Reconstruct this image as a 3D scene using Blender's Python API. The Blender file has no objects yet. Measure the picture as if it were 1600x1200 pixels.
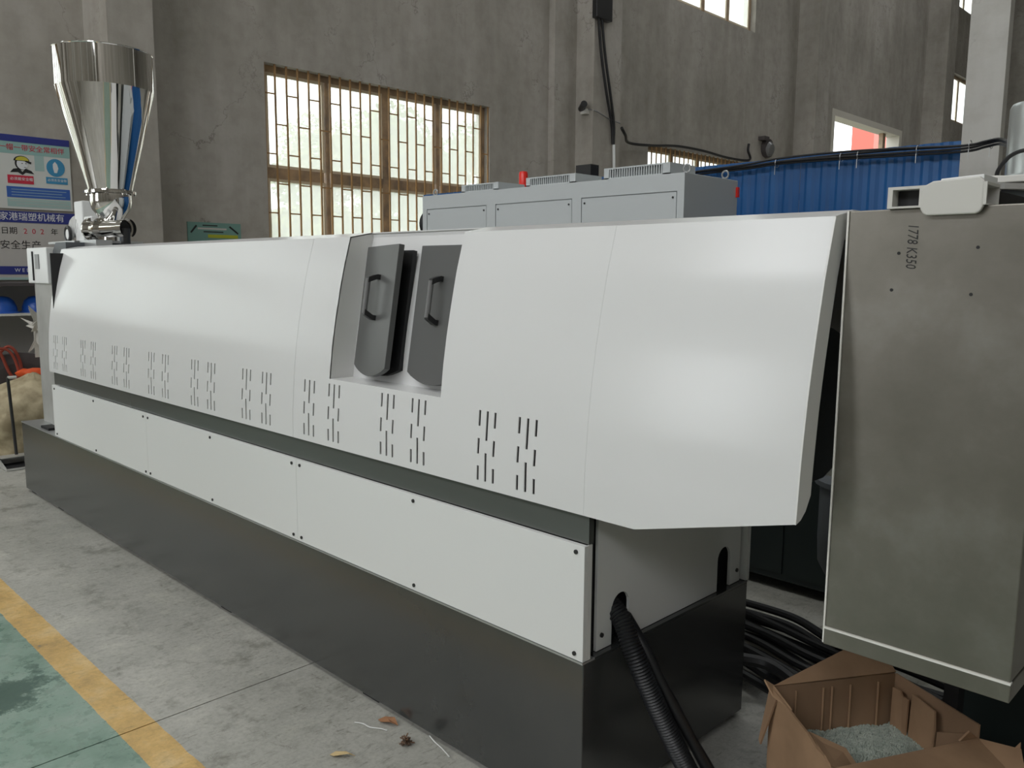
import bpy, bmesh, math, random
from mathutils import Vector, Matrix, noise as mnoise
random.seed(7)
S = bpy.context.scene
COL = S.collection
PI = math.pi

# ------------------------------------------------------------------ camera
cam = bpy.data.cameras.new('camera')
cam.sensor_fit = 'HORIZONTAL'; cam.sensor_width = 36.0
cam.lens = 1301.295 / 1600 * 36.0
cam.clip_start = 0.02; cam.clip_end = 300
co = bpy.data.objects.new('camera', cam); COL.objects.link(co)
yaw, pitch, roll = 0.7797, 0.1335, 0.0068
fw = Vector((-math.sin(yaw)*math.cos(pitch), math.cos(yaw)*math.cos(pitch), -math.sin(pitch)))
rt = Vector((math.cos(yaw), math.sin(yaw), 0)); up = rt.cross(fw)
r2 = math.cos(roll)*rt + math.sin(roll)*up; u2 = -math.sin(roll)*rt + math.cos(roll)*up
m = Matrix((r2, u2, -fw)).transposed().to_4x4(); m.translation = (1.4085, -1.7172, 1.6)
co.matrix_world = m
S.camera = co

# ------------------------------------------------------------------ world, lights, exposure
S.view_settings.view_transform = 'Standard'; S.view_settings.look = 'None'
S.view_settings.gamma = 1.0; S.view_settings.use_curve_mapping = False
S.view_settings.exposure = 0.0
w = bpy.data.worlds.new('overcast_sky'); S.world = w; w.use_nodes = True
bg = w.node_tree.nodes['Background']; bg.inputs[0].default_value = (0.93, 0.97, 1.0, 1); bg.inputs[1].default_value = 3.2

def area(name, loc, rot, sx, sy, power, col=(1, 1, 1)):
    l = bpy.data.lights.new(name, 'AREA'); l.shape = 'RECTANGLE'; l.size = sx; l.size_y = sy
    l.energy = power; l.color = col
    o = bpy.data.objects.new(name, l); o.location = loc; o.rotation_euler = rot; COL.objects.link(o)
    return o
LIGHT_Y = -10.0
WIN_X = [-6.2, -2.4, 1.4, 5.2, 9.0]
for x in WIN_X:                                   # daylight through the windows of the wall behind the photographer
    area('window_daylight', (x, LIGHT_Y-.35, 8.3), (PI/2, 0, 0), 3.0, 3.0, 185, (.97, .98, 1))
area('window_daylight', (WIN_X[0], LIGHT_Y-.35, 2.6), (PI/2, 0, 0), 3.0, 3.2, 90, (.96, .98, 1))
for y, pw in ((-5, 240), (3.5, 85), (12, 90), (21, 120)):      # daylight through the roof lights
    area('skylight_daylight', (-2.5, y, 13.3), (0, 0, 0), 7.0, 1.6, pw, (1, .99, .96))

# ------------------------------------------------------------------ materials
def mat(name, col, rough=.5, metal=0., spec=.5, coat=0.):
    m = bpy.data.materials.new(name); m.use_nodes = True
    b = m.node_tree.nodes['Principled BSDF']
    b.inputs['Base Color'].default_value = (*col, 1); b.inputs['Roughness'].default_value = rough
    b.inputs['Metallic'].default_value = metal; b.inputs['Specular IOR Level'].default_value = spec
    b.inputs['Coat Weight'].default_value = coat
    return m
def nd(m, t, **k):
    n = m.node_tree.nodes.new(t)
    for a, v in k.items(): setattr(n, a, v)
    return n
def lk(m, a, b): m.node_tree.links.new(a, b)
def bsdf(m): return m.node_tree.nodes['Principled BSDF']
def noise_tex(m, scale, detail=4, rough=.55, stretch=None, coord='Object'):
    tc = nd(m, 'ShaderNodeTexCoord'); mp = nd(m, 'ShaderNodeMapping')
    if stretch: mp.inputs['Scale'].default_value = stretch
    lk(m, tc.outputs[coord], mp.inputs[0])
    n = nd(m, 'ShaderNodeTexNoise'); n.inputs['Scale'].default_value = scale
    n.inputs['Detail'].default_value = detail; n.inputs['Roughness'].default_value = rough
    lk(m, mp.outputs[0], n.inputs['Vector'])
    return n
def ramp(m, src, stops):
    r = nd(m, 'ShaderNodeValToRGB'); e = r.color_ramp.elements
    while len(e) < len(stops): e.new(.5)
    for i, (p, c) in enumerate(stops):
        e[i].position = p; e[i].color = (*c, 1) if len(c) == 3 else c
    lk(m, src, r.inputs[0]); return r
def mottle(m, c1, c2, scale, lo=.35, hi=.65, stretch=None, rough=None, bump=0, detail=4):
    n = noise_tex(m, scale, detail, stretch=stretch)
    r = ramp(m, n.outputs['Fac'], [(lo, c1), (hi, c2)]); lk(m, r.outputs[0], bsdf(m).inputs['Base Color'])
    if rough:
        mr = nd(m, 'ShaderNodeMapRange'); mr.inputs['To Min'].default_value = rough[0]; mr.inputs['To Max'].default_value = rough[1]
        mr.inputs['From Min'].default_value = .3; mr.inputs['From Max'].default_value = .7
        lk(m, n.outputs['Fac'], mr.inputs['Value']); lk(m, mr.outputs[0], bsdf(m).inputs['Roughness'])
    if bump:
        add_bump(m, n.outputs['Fac'], bump)
    return m
def add_bump(m, src, strength, dist=.01):
    b = nd(m, 'ShaderNodeBump'); b.inputs['Strength'].default_value = strength; b.inputs['Distance'].default_value = dist
    lk(m, src, b.inputs['Height']); lk(m, b.outputs[0], bsdf(m).inputs['Normal'])
def mixrgb(m, fac, a, b, blend='MIX'):
    x = nd(m, 'ShaderNodeMix'); x.data_type = 'RGBA'; x.blend_type = blend
    for s, i in ((fac, 0), (a, 6), (b, 7)):
        if isinstance(s, (int, float)): x.inputs[i].default_value = s
        elif isinstance(s, tuple): x.inputs[i].default_value = (*s, 1)
        else: lk(m, s, x.inputs[i])
    return x.outputs[2]
def math_n(m, op, a, b=None):
    x = nd(m, 'ShaderNodeMath', operation=op)
    for i, s in enumerate((a, b)):
        if s is None: continue
        if isinstance(s, (int, float)): x.inputs[i].default_value = s
        else: lk(m, s, x.inputs[i])
    return x.outputs[0]

M = {}
M['white'] = mat('gloss_white_paint', (.73, .735, .73), .2, spec=.45)
n = noise_tex(M['white'], 55, 2); add_bump(M['white'], n.outputs['Fac'], .035, .002)
M['white2'] = mat('satin_white_paint', (.76, .77, .755), .38)
n = noise_tex(M['white2'], 60, 2); add_bump(M['white2'], n.outputs['Fac'], .05, .002)
M['white_in'] = mat('white_inner_edge', (.74, .74, .72), .45)
M['dark'] = mottle(mat('dark_grey_enamel', (.042, .044, .043), .2, spec=1.), (.038, .041, .041), (.046, .048, .046), 2)
n = noise_tex(M['dark'], 40, 2); add_bump(M['dark'], n.outputs['Fac'], .04, .002)
M['band'] = mat('grey_enamel_band', (.082, .087, .080), .2, spec=.9)
M['door'] = mat('charcoal_door_paint', (.105, .107, .105), .33)
M['black'] = mat('matt_black', (.012, .012, .013), .6)
M['blackp'] = mat('black_plastic', (.02, .02, .021), .32)
M['cable'] = mat('black_cable_rubber', (.009, .009, .010), .5)
M['edge'] = mat('sheet_edge_highlight', (.80, .79, .74), .3)  # pale colour painting the highlight along the steel cabinet's sheet edges
M['hose'] = mat('black_corrugated_plastic', (.014, .015, .017), .42)
M['grip'] = mat('grey_handle_grip', (.17, .17, .17), .28)
M['screw'] = mat('dark_screw_head', (.05, .05, .05), .4, .6)
M['lip'] = mat('pale_steel_lip', (.45, .46, .46), .3, .6)
M['steel_polish'] = mat('polished_stainless', (.80, .79, .77), .045, 1.)
n = noise_tex(M['steel_polish'], 3, 2, stretch=(1, 1, .15)); add_bump(M['steel_polish'], n.outputs['Fac'], .12, .02)
M['steel'] = mat('brushed_stainless', (.36, .35, .32), .38, 1.)
def steel_mat(m):
    n = noise_tex(m, 3.5, 6, .65); n2 = noise_tex(m, 4, 3, stretch=(1, 1, 60))
    r = ramp(m, n.outputs['Fac'], [(.3, (.215, .205, .175)), (.52, (.26, .245, .215)), (.74, (.335, .325, .295))])
    lk(m, r.outputs[0], bsdf(m).inputs['Base Color'])
    mr = nd(m, 'ShaderNodeMapRange'); mr.inputs['To Min'].default_value = .34; mr.inputs['To Max'].default_value = .5
    lk(m, n.outputs['Fac'], mr.inputs['Value']); lk(m, mr.outputs[0], bsdf(m).inputs['Roughness'])
    add_bump(m, n2.outputs['Fac'], .05, .002)
steel_mat(M['steel'])
M['steel_lt'] = mottle(mat('light_sheet_steel', (.5, .5, .48), .3, .35), (.46, .46, .44), (.58, .58, .56), 4)
M['cab'] = mat('pale_grey_cabinet_paint', (.51, .54, .545), .42)
M['cab_side'] = M['cab']
M['grille'] = mat('grey_vent_slats', (.30, .32, .32), .5)
M['red'] = mat('red_lens', (.75, .03, .02), .3)
M['concrete'] = mat('plaster_wall', (.3, .29, .27), .85)
def wall_mat(m, c1, c2, c3):
    n = noise_tex(m, .9, 8, .62, (1, 1, .55)); n2 = noise_tex(m, 5, 6, .6, (1, 1, 1.2)); n3 = noise_tex(m, 3.0, 4, .5, (1.6, 1.6, .12))
    r = ramp(m, n.outputs['Fac'], [(.34, c1), (.52, c2), (.70, c3)])
    d = ramp(m, n2.outputs['Fac'], [(.34, (.90, .895, .88)), (.56, (1, 1, 1))])
    s = ramp(m, n3.outputs['Fac'], [(.38, (.90, .895, .89)), (.62, (1, 1, 1))])
    c = mixrgb(m, 1., r.outputs[0], d.outputs[0], 'MULTIPLY'); c = mixrgb(m, .8, c, s.outputs[0], 'MULTIPLY')
    # thin hairline cracks
    wv = nd(m, 'ShaderNodeTexVoronoi', feature='DISTANCE_TO_EDGE'); wv.inputs['Scale'].default_value = .55
    tc = nd(m, 'ShaderNodeTexCoord'); wn = noise_tex(m, 2.5, 5, .6)
    add = nd(m, 'ShaderNodeVectorMath', operation='ADD'); lk(m, tc.outputs['Object'], add.inputs[0])
    sc = nd(m, 'ShaderNodeVectorMath', operation='SCALE'); lk(m, wn.outputs['Color'], sc.inputs[0]); sc.inputs['Scale'].default_value = 1.2
    lk(m, sc.outputs[0], add.inputs[1]); lk(m, add.outputs[0], wv.inputs['Vector'])
    cr = ramp(m, wv.outputs['Distance'], [(.0, (.45, .44, .42)), (.009, (1, 1, 1))])
    msk = ramp(m, n.outputs['Fac'], [(.5, (0, 0, 0)), (.58, (1, 1, 1))])
    c2_ = mixrgb(m, msk.outputs[0], (1, 1, 1), cr.outputs[0])
    c = mixrgb(m, .7, c, c2_, 'MULTIPLY')
    lk(m, c, bsdf(m).inputs['Base Color'])
    add_bump(m, n2.outputs['Fac'], .35, .012)
wall_mat(M['concrete'], (.30, .28, .245), (.385, .36, .32), (.46, .435, .395))
M['pale_concrete'] = mat('smooth_column_concrete', (.5, .49, .46), .8)
wall_mat(M['pale_concrete'], (.46, .45, .42), (.52, .51, .475), (.57, .555, .52))
M['reveal'] = mat('cream_reveal_plaster', (.62, .59, .52), .8)
M['rust'] = mottle(mat('rusty_orange_steel', (.30, .16, .07), .6), (.20, .11, .055), (.40, .22, .09), 9)
M['frame'] = mottle(mat('old_window_frame', (.36, .27, .18), .6), (.24, .18, .13), (.46, .32, .19), 5)
M['barm'] = mottle(mat('brown_window_bar', (.20, .12, .06), .55), (.20, .125, .07), (.48, .27, .10), 7, stretch=(1, 1, .3))
M['tan'] = mat('tan_window_trim', (.66, .57, .43), .6)
M['glass'] = bpy.data.materials.new('dusty_window_glass'); M['glass'].use_nodes = True
def glass_mat(m):
    nt = m.node_tree; nt.nodes.remove(nt.nodes['Principled BSDF']); out = nt.nodes['Material Output']
    t = nd(m, 'ShaderNodeBsdfTransparent'); t.inputs[0].default_value = (.95, .98, .97, 1)
    tr = nd(m, 'ShaderNodeBsdfTranslucent'); tr.inputs[0].default_value = (.92, .92, .86, 1)
    g = nd(m, 'ShaderNodeBsdfGlossy'); g.inputs['Roughness'].default_value = .05
    a = nd(m, 'ShaderNodeMixShader'); a.inputs[0].default_value = .36; lk(m, t.outputs[0], a.inputs[1]); lk(m, tr.outputs[0], a.inputs[2])
    b = nd(m, 'ShaderNodeMixShader'); b.inputs[0].default_value = .05; lk(m, a.outputs[0], b.inputs[1]); lk(m, g.outputs[0], b.inputs[2])
    lk(m, b.outputs[0], out.inputs[0])
glass_mat(M['glass'])
M['blue'] = mottle(mat('blue_corrugated_paint', (.02, .10, .32), .45), (.006, .075, .235), (.011, .10, .29), 2.5, stretch=(4, 4, .25))
M['card'] = mottle(mat('brown_cardboard', (.36, .22, .12), .8), (.30, .185, .105), (.40, .25, .145), 6, bump=.1)
M['card_in'] = mottle(mat('inner_cardboard', (.33, .20, .12), .85), (.25, .155, .09), (.35, .22, .13), 4, stretch=(1, 1, .4))
M['pellet'] = mottle(mat('grey_green_pellets', (.36, .40, .34), .55), (.28, .32, .27), (.45, .49, .42), 60)
M['sack'] = mottle(mat('woven_plastic_sack', (.42, .36, .23), .7), (.27, .22, .13), (.47, .40, .26), 9, bump=.5)
M['foliage'] = mottle(mat('pale_green_leaves', (.24, .29, .08), .7), (.16, .22, .055), (.33, .36, .11), 1.5)
M['trunk'] = mat('tree_bark', (.16, .12, .08), .9)
M['ground'] = mottle(mat('outdoor_ground', (.25, .25, .2), .9), (.2, .22, .15), (.33, .32, .27), .5)
M['brickred'] = mat('red_facade', (.62, .16, .12), .7)
M['orange'] = mat('orange_plastic', (.85, .12, .03), .45)
M['helmet'] = mat('blue_helmet_plastic', (.02, .10, .45), .3)
M['redcable'] = mat('dull_red_cable', (.28, .05, .03), .5)
M['greydark'] = mat('dark_grey_goods', (.07, .06, .06), .8)
M['clearwrap'] = mat('crinkled_pale_film', (.62, .60, .55), .3)
M['offwhite'] = mat('off_white_metal', (.60, .59, .55), .4)
M['silver'] = mat('satin_aluminium', (.62, .65, .66), .32, .9)
M['motor'] = mat('white_gear_motor_paint', (.78, .79, .78), .3)
M['leaf'] = mat('dry_leaf_brown', (.35, .17, .08), .7)
M['straw'] = mat('pale_dry_leaf', (.62, .47, .24), .6)
M['clump'] = mottle(mat('rusty_swarf', (.10, .06, .04), .6), (.04, .03, .02), (.22, .12, .07), 90)
M['string'] = mat('white_plastic_string', (.75, .76, .74), .4)
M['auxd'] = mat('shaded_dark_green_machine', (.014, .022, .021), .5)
M['auxg'] = mat('slate_grey_vessel', (.10, .11, .12), .5)
M['ink'] = mat('black_marker_ink', (.02, .02, .02), .6)
# sign colours
for k, c in dict(s_white=(.62, .63, .60), s_teal=(.28, .46, .43), s_navy=(.03, .04, .22), s_blue=(.04, .12, .42), s_cblue=(.05, .26, .46),
                 s_red=(.55, .03, .06), s_yellow=(.55, .50, .06), s_black=(.02, .02, .02), s_text=(.72, .73, .74), s_grey=(.50, .48, .45),
                 s_green=(.16, .30, .26), s_lime=(.40, .42, .03), s_pale=(.36, .50, .48)).items():
    M[k] = mat('print_' + k[2:], c, .5)

# floor: bare grey slab, yellow line and green coating beyond it
def floor_mat():
    m = mat('workshop_floor', (.4, .4, .38), .5); b = bsdf(m)
    geo = nd(m, 'ShaderNodeNewGeometry'); sp = nd(m, 'ShaderNodeSeparateXYZ'); lk(m, geo.outputs['Position'], sp.inputs[0])
    def ntx(scale, detail=6, rough=.6, stretch=(1, 1, 1)):
        mp = nd(m, 'ShaderNodeMapping'); mp.inputs['Scale'].default_value = stretch; lk(m, geo.outputs['Position'], mp.inputs[0])
        n = nd(m, 'ShaderNodeTexNoise'); n.inputs['Scale'].default_value = scale; n.inputs['Detail'].default_value = detail
        n.inputs['Roughness'].default_value = rough; lk(m, mp.outputs[0], n.inputs['Vector']); return n.outputs['Fac']
    big = ntx(1.3); fine = ntx(14, 8, .65); mid = ntx(4.5, 8, .7); scr = ntx(9, 6, .7, (.5, 3, 1))
    conc = ramp(m, big, [(.3, (.36, .36, .325)), (.5, (.43, .425, .39)), (.7, (.52, .51, .47))]).outputs[0]
    spots = ramp(m, mid, [(.34, (.60, .60, .57)), (.46, (1, 1, 1)), (.56, (1, 1, 1)), (.68, (1.18, 1.18, 1.15))]).outputs[0]
    conc = mixrgb(m, .9, conc, spots, 'MULTIPLY')
    f = ramp(m, fine, [(.30, (.72, .72, .70)), (.5, (1, 1, 1))]).outputs[0]
    conc = mixrgb(m, .7, conc, f, 'MULTIPLY')
    scf = ramp(m, scr, [(.28, (.55, .54, .52)), (.36, (1, 1, 1))]).outputs[0]
    conc = mixrgb(m, .6, conc, scf, 'MULTIPLY')
    vfine = ntx(60, 5, .7); scr2 = ntx(22, 5, .75, (2.5, .6, 1)); scr3 = ntx(6, 7, .8, (1, 1.6, 1))
    sc2 = ramp(m, scr2, [(.34, (.60, .59, .56)), (.44, (1, 1, 1)), (.58, (1, 1, 1)), (.68, (1.2, 1.2, 1.18))]).outputs[0]
    sc3 = ramp(m, scr3, [(.36, (.62, .61, .58)), (.42, (1, 1, 1))]).outputs[0]
    vf = ramp(m, vfine, [(.3, (.82, .82, .80)), (.55, (1.04, 1.04, 1.03))]).outputs[0]
    f = mixrgb(m, 1., f, mixrgb(m, .8, sc2, sc3, 'MULTIPLY'), 'MULTIPLY'); f = mixrgb(m, 1., f, vf, 'MULTIPLY')
    conc = mixrgb(m, .9, conc, mixrgb(m, 1., mixrgb(m, .8, sc2, sc3, 'MULTIPLY'), vf, 'MULTIPLY'), 'MULTIPLY')
    green = ramp(m, mid, [(.3, (.17, .27, .215)), (.5, (.26, .37, .31)), (.7, (.36, .44, .39))]).outputs[0]
    green = mixrgb(m, .6, green, f, 'MULTIPLY')
    yel = ramp(m, mid, [(.3, (.44, .29, .12)), (.5, (.66, .44, .17)), (.7, (.74, .56, .30))]).outputs[0]
    yel = mixrgb(m, .7, yel, f, 'MULTIPLY')
    yn = math_n(m, 'ADD', sp.outputs['Y'], math_n(m, 'MULTIPLY', math_n(m, 'SUBTRACT', fine, .5), .014))
    in_green = math_n(m, 'MULTIPLY', math_n(m, 'LESS_THAN', yn, -.75), math_n(m, 'GREATER_THAN', yn, -2.75))   # painted walkway
    in_y = math_n(m, 'MULTIPLY', math_n(m, 'LESS_THAN', yn, -.625), math_n(m, 'GREATER_THAN', yn, -2.875))
    wear = math_n(m, 'GREATER_THAN', mid, .34)
    c = mixrgb(m, math_n(m, 'MULTIPLY', in_y, wear), conc, yel)
    wear2 = math_n(m, 'GREATER_THAN', math_n(m, 'ADD', mid, .0), .29)
    c = mixrgb(m, math_n(m, 'MULTIPLY', in_green, wear2), c, green)
    # wet oily patch
    d = nd(m, 'ShaderNodeVectorMath', operation='DISTANCE'); lk(m, geo.outputs['Position'], d.inputs[0]); d.inputs[1].default_value = (-2.02, -1.0, 0)
    wf = math_n(m, 'ADD', d.outputs['Value'], math_n(m, 'MULTIPLY', math_n(m, 'SUBTRACT', mid, .5), 1.1))
    wet = ramp(m, wf, [(.12, (1, 1, 1)), (.20, (0, 0, 0))]).outputs[0]
    c = mixrgb(m, math_n(m, 'MULTIPLY', wet, .75), c, (.05, .095, .08))
    lk(m, c, b.inputs['Base Color'])
    rr = nd(m, 'ShaderNodeMapRange'); rr.inputs['From Min'].default_value = .3; rr.inputs['From Max'].default_value = .7
    rr.inputs['To Min'].default_value = .30; rr.inputs['To Max'].default_value = .55; lk(m, fine, rr.inputs['Value'])
    rg = math_n(m, 'SUBTRACT', rr.outputs[0], math_n(m, 'MULTIPLY', in_green, .12))
    rg = math_n(m, 'SUBTRACT', rg, math_n(m, 'MULTIPLY', wet, .22))
    lk(m, rg, b.inputs['Roughness'])
    add_bump(m, fine, .18, .004)
    return m
M['floor'] = floor_mat()

# ------------------------------------------------------------------ mesh helpers
class MB:
    def __init__(s): s.v = []; s.f = []; s.sm = []
    def add(s, vs, fs, smooth=False):
        k = len(s.v); s.v += [tuple(v) for v in vs]; s.f += [tuple(i+k for i in f) for f in fs]; s.sm += [smooth]*len(fs)
        return s
    def box(s, x0, x1, y0, y1, z0, z1):
        return s.add([(x0,y0,z0),(x1,y0,z0),(x1,y1,z0),(x0,y1,z0),(x0,y0,z1),(x1,y0,z1),(x1,y1,z1),(x0,y1,z1)],
                     [(0,3,2,1),(4,5,6,7),(0,1,5,4),(1,2,6,5),(2,3,7,6),(3,0,4,7)])
    def prism(s, pts, d):            # planar loop of 3D points extruded by vector d
        n = len(pts); d = Vector(d); a = [Vector(p) for p in pts]
        return s.add(a + [p+d for p in a], [tuple(range(n))[::-1], tuple(range(n, 2*n))] + [(i, (i+1) % n, n+(i+1) % n, n+i) for i in range(n)])
    def rings(s, rings, closed=False, caps=True, smooth=True):
        n = len(rings[0]); k = len(s.v)
        for r in rings: s.v += [tuple(p) for p in r]
        m_ = len(rings)
        for i in range(m_ if closed else m_-1):
            a = k+i*n; b = k+((i+1) % m_)*n
            for j in range(n):
                s.f.append((a+j, a+(j+1) % n, b+(j+1) % n, b+j)); s.sm.append(smooth)
        if caps and not closed:
            s.f.append(tuple(range(k, k+n))[::-1]); s.sm.append(False)
            s.f.append(tuple(range(k+(m_-1)*n, k+m_*n))); s.sm.append(False)
        return s
    def tube(s, pts, r, n=8, closed=False, caps=True):
        P = [Vector(p) for p in pts]; rings = []; prev = None
        for i, p in enumerate(P):
            if closed: t = P[(i+1) % len(P)] - P[i-1]
            else: t = P[min(i+1, len(P)-1)] - P[max(i-1, 0)]
            t.normalize()
            if prev is None: a = t.orthogonal().normalized()
            else:
                a = prev - t*prev.dot(t)
                a = a.normalized() if a.length > 1e-6 else t.orthogonal().normalized()
            prev = a; b = t.cross(a); rr = r[i] if isinstance(r, (list, tuple)) else r
            rings.append([p + (a*math.cos(q*2*PI/n) + b*math.sin(q*2*PI/n))*rr for q in range(n)])
        return s.rings(rings, closed, caps)
    def cyl(s, a, b, r, n=16, r1=None): return s.tube([a, b], [r, r if r1 is None else r1], n)
    def lathe(s, prof, c, n=32, caps=False):
        cx, cy, cz = c
        return s.rings([[(cx+r*math.cos(2*PI*j/n), cy+r*math.sin(2*PI*j/n), cz+z) for j in range(n)] for r, z in prof], caps=caps)
    def build(s, name, m, parent=None, bevel=0, solid=0, split=False):
        me = bpy.data.meshes.new(name); me.from_pydata(s.v, [], s.f); me.materials.append(m)
        me.polygons.foreach_set('use_smooth', s.sm); me.update()
        bm = bmesh.new(); bm.from_mesh(me); bmesh.ops.recalc_face_normals(bm, faces=bm.faces) if not solid else None; bm.to_mesh(me); bm.free()
        o = bpy.data.objects.new(name, me); COL.objects.link(o)
        if parent is not None: o.parent = parent
        if solid:
            q = o.modifiers.new('thickness', 'SOLIDIFY'); q.thickness = solid; q.offset = -1
        if bevel:
            q = o.modifiers.new('bevel', 'BEVEL'); q.width = bevel; q.segments = 2; q.limit_method = 'ANGLE'
        if split or any(s.sm):
            q = o.modifiers.new('edges', 'EDGE_SPLIT'); q.split_angle = math.radians(35)
        return o
def tag(o, label=None, cat=None, group=None, kind=None):
    if label: o['label'] = label
    if cat: o['category'] = cat
    if group: o['group'] = group
    if kind: o['kind'] = kind
    return o
def empty(name, loc=(0, 0, 0)):
    o = bpy.data.objects.new(name, None); o.empty_display_size = .1; COL.objects.link(o)
    o['base'] = loc
    return o
def thing(name, label, cat, group=None): return tag(empty(name), label, cat, group)
def struct(o): o['kind'] = 'structure'; return o
def smooth_path(pts, sub=6):
    P = [Vector(p) for p in pts]; out = []
    for i in range(len(P)-1):
        p0 = P[max(i-1, 0)]; p1 = P[i]; p2 = P[i+1]; p3 = P[min(i+2, len(P)-1)]
        for k in range(sub):
            t = k/sub
            out.append(.5*((2*p1)+(p2-p0)*t+(2*p0-5*p1+4*p2-p3)*t*t+(3*p1-p0-3*p2+p3)*t**3))
    out.append(P[-1]); return out
def text(name, s, size, mw, m, parent, align='LEFT', ext=.0008):
    cu = bpy.data.curves.new(name, 'FONT'); cu.body = s; cu.size = size; cu.align_x = align; cu.align_y = 'CENTER'; cu.extrude = ext
    cu.resolution_u = 2
    t = bpy.data.objects.new(name, cu); COL.objects.link(t)
    dg = bpy.context.evaluated_depsgraph_get(); me = bpy.data.meshes.new_from_object(t.evaluated_get(dg))
    bpy.data.objects.remove(t); me.materials.clear(); me.materials.append(m)
    me.transform(mw); o = bpy.data.objects.new(name, me); COL.objects.link(o); o.parent = parent
    return o
def frame_on(xaxis, yaxis, loc):
    x = Vector(xaxis).normalized(); y = Vector(yaxis).normalized(); z = x.cross(y)
    q = Matrix((x, y, z)).transposed().to_4x4(); q.translation = loc; return q

# ------------------------------------------------------------------ SETTING
WX = -8.0; CEIL = 13.0; Y0 = LIGHT_Y; Y1 = 33.0; X1 = 12.0
def holed_wall(name, axis, pos, thick, a0, a1, z0, z1, holes, m):
    ac = sorted({a0, a1, *[h[0] for h in holes], *[h[1] for h in holes]}); zc = sorted({z0, z1, *[h[2] for h in holes], *[h[3] for h in holes]})
    mb = MB()
    for i in range(len(ac)-1):
        run = None
        for j in range(len(zc)-1):
            a = (ac[i]+ac[i+1])/2; z = (zc[j]+zc[j+1])/2
            solid = not any(h[0] < a < h[1] and h[2] < z < h[3] for h in holes)
            if solid: run = (run[0], zc[j+1]) if run else (zc[j], zc[j+1])
            if (not solid or j == len(zc)-2) and run:
                p, q = sorted((pos, pos+thick))
                if axis == 'X': mb.box(p, q, ac[i], ac[i+1], *run)
                else: mb.box(ac[i], ac[i+1], p, q, *run)
                run = None
            if not solid: run = None
    return struct(mb.build(name, m))
holes = [(-4.2, -.5, 1.45, 4.07), (-4.2, -.5, 6.70, 9.3), (3.55, 7.28, 1.45, 4.07), (3.55, 7.28, 6.70, 9.3), (11.35, 15.08, 1.45, 3.98), (11.35, 15.08, 6.68, 9.3),
         (19.13, 23.45, 0, 5.56), (27.58, 31.3, 6.50, 7.97), (27.5, 31.3, 9.97, 12.2)]
wall_back = holed_wall('wall_back', 'X', WX, -.3, Y0, Y1, 0, CEIL, holes, M['concrete'])
holed_wall('wall_left', 'Y', Y0, -.3, WX-.3, X1, 0, CEIL, [(WIN_X[0]-1.5, WIN_X[0]+1.5, 1.0, 4.2)] + [(x-1.5, x+1.5, 6.8, 9.8) for x in WIN_X], M['concrete'])
struct(MB().box(WX-.3, X1, Y1, Y1+.3, 0, CEIL).build('wall_right', M['concrete']))
struct(MB().box(X1, X1+.3, Y0, Y1, 0, CEIL).build('wall_front', M['concrete']))
cm = MB(); ys = [Y0-.3, -5.8, -4.2, 2.7, 4.3, 11.2, 12.8, 20.2, 21.8, Y1+.3]
for i in range(0, len(ys), 2): cm.box(WX-.3, X1+.3, ys[i], ys[i+1], CEIL, CEIL+.15)
for i in range(1, len(ys)-1, 2): cm.box(WX-.3, -6, ys[i], ys[i+1], CEIL, CEIL+.15); cm.box(1, X1+.3, ys[i], ys[i+1], CEIL, CEIL+.15)
struct(cm.build('ceiling', M['pale_concrete']))
for i, y in enumerate((-7.6, -2.5 , 7.4, 16.5, 25.8)):
    b = MB(); b.box(WX, X1, y-.12, y+.12, CEIL-.6, CEIL-.55).box(WX, X1, y-.12, y+.12, CEIL-.05, CEIL); b.box(WX, X1, y-.02, y+.02, CEIL-.55, CEIL-.05)
    b.build('roof_beam', M['offwhite'], bpy.data.objects['ceiling'])
# pilasters of the back wall
PILASTERS = [(1.53, 1.98, .63), (9.12, 9.83, .50), (17.05, 17.7, .50), (25.1, 25.8, .60), (-6.1, -5.6, .6)]
for y0, y1, p in PILASTERS:
    MB().box(WX, WX+p, y0, y1, 0, CEIL).build('pilaster', M['concrete'], wall_back)
MB().box(WX, WX+.13, 8.59, 9.12, 0, CEIL).build('pilaster_step', M['concrete'], wall_back)

# floor slabs with open joints
fl = struct(MB().box(WX-.3, X1, Y0-.3, Y1, -.35, -.03).build('floor', M['black']))
slab_cache = {}
gx = [WX-.3, -7.45, -1.45, 4.55, X1]; gy = [Y0-.3, -4.0, 2.35, 9, 15, 21, 27, Y1]
for i in range(len(gx)-1):
    for j in range(len(gy)-1):
        g = .003
        MB().box(gx[i]+g, gx[i+1]-g, gy[j]+g, gy[j+1]-g, -.03, 0).build('concrete_slab', M['floor'], fl)

# outdoor ground
struct(MB().box(-70, WX-.3, -30, 70, -.3, -.04).build('ground', M['ground']))

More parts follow.
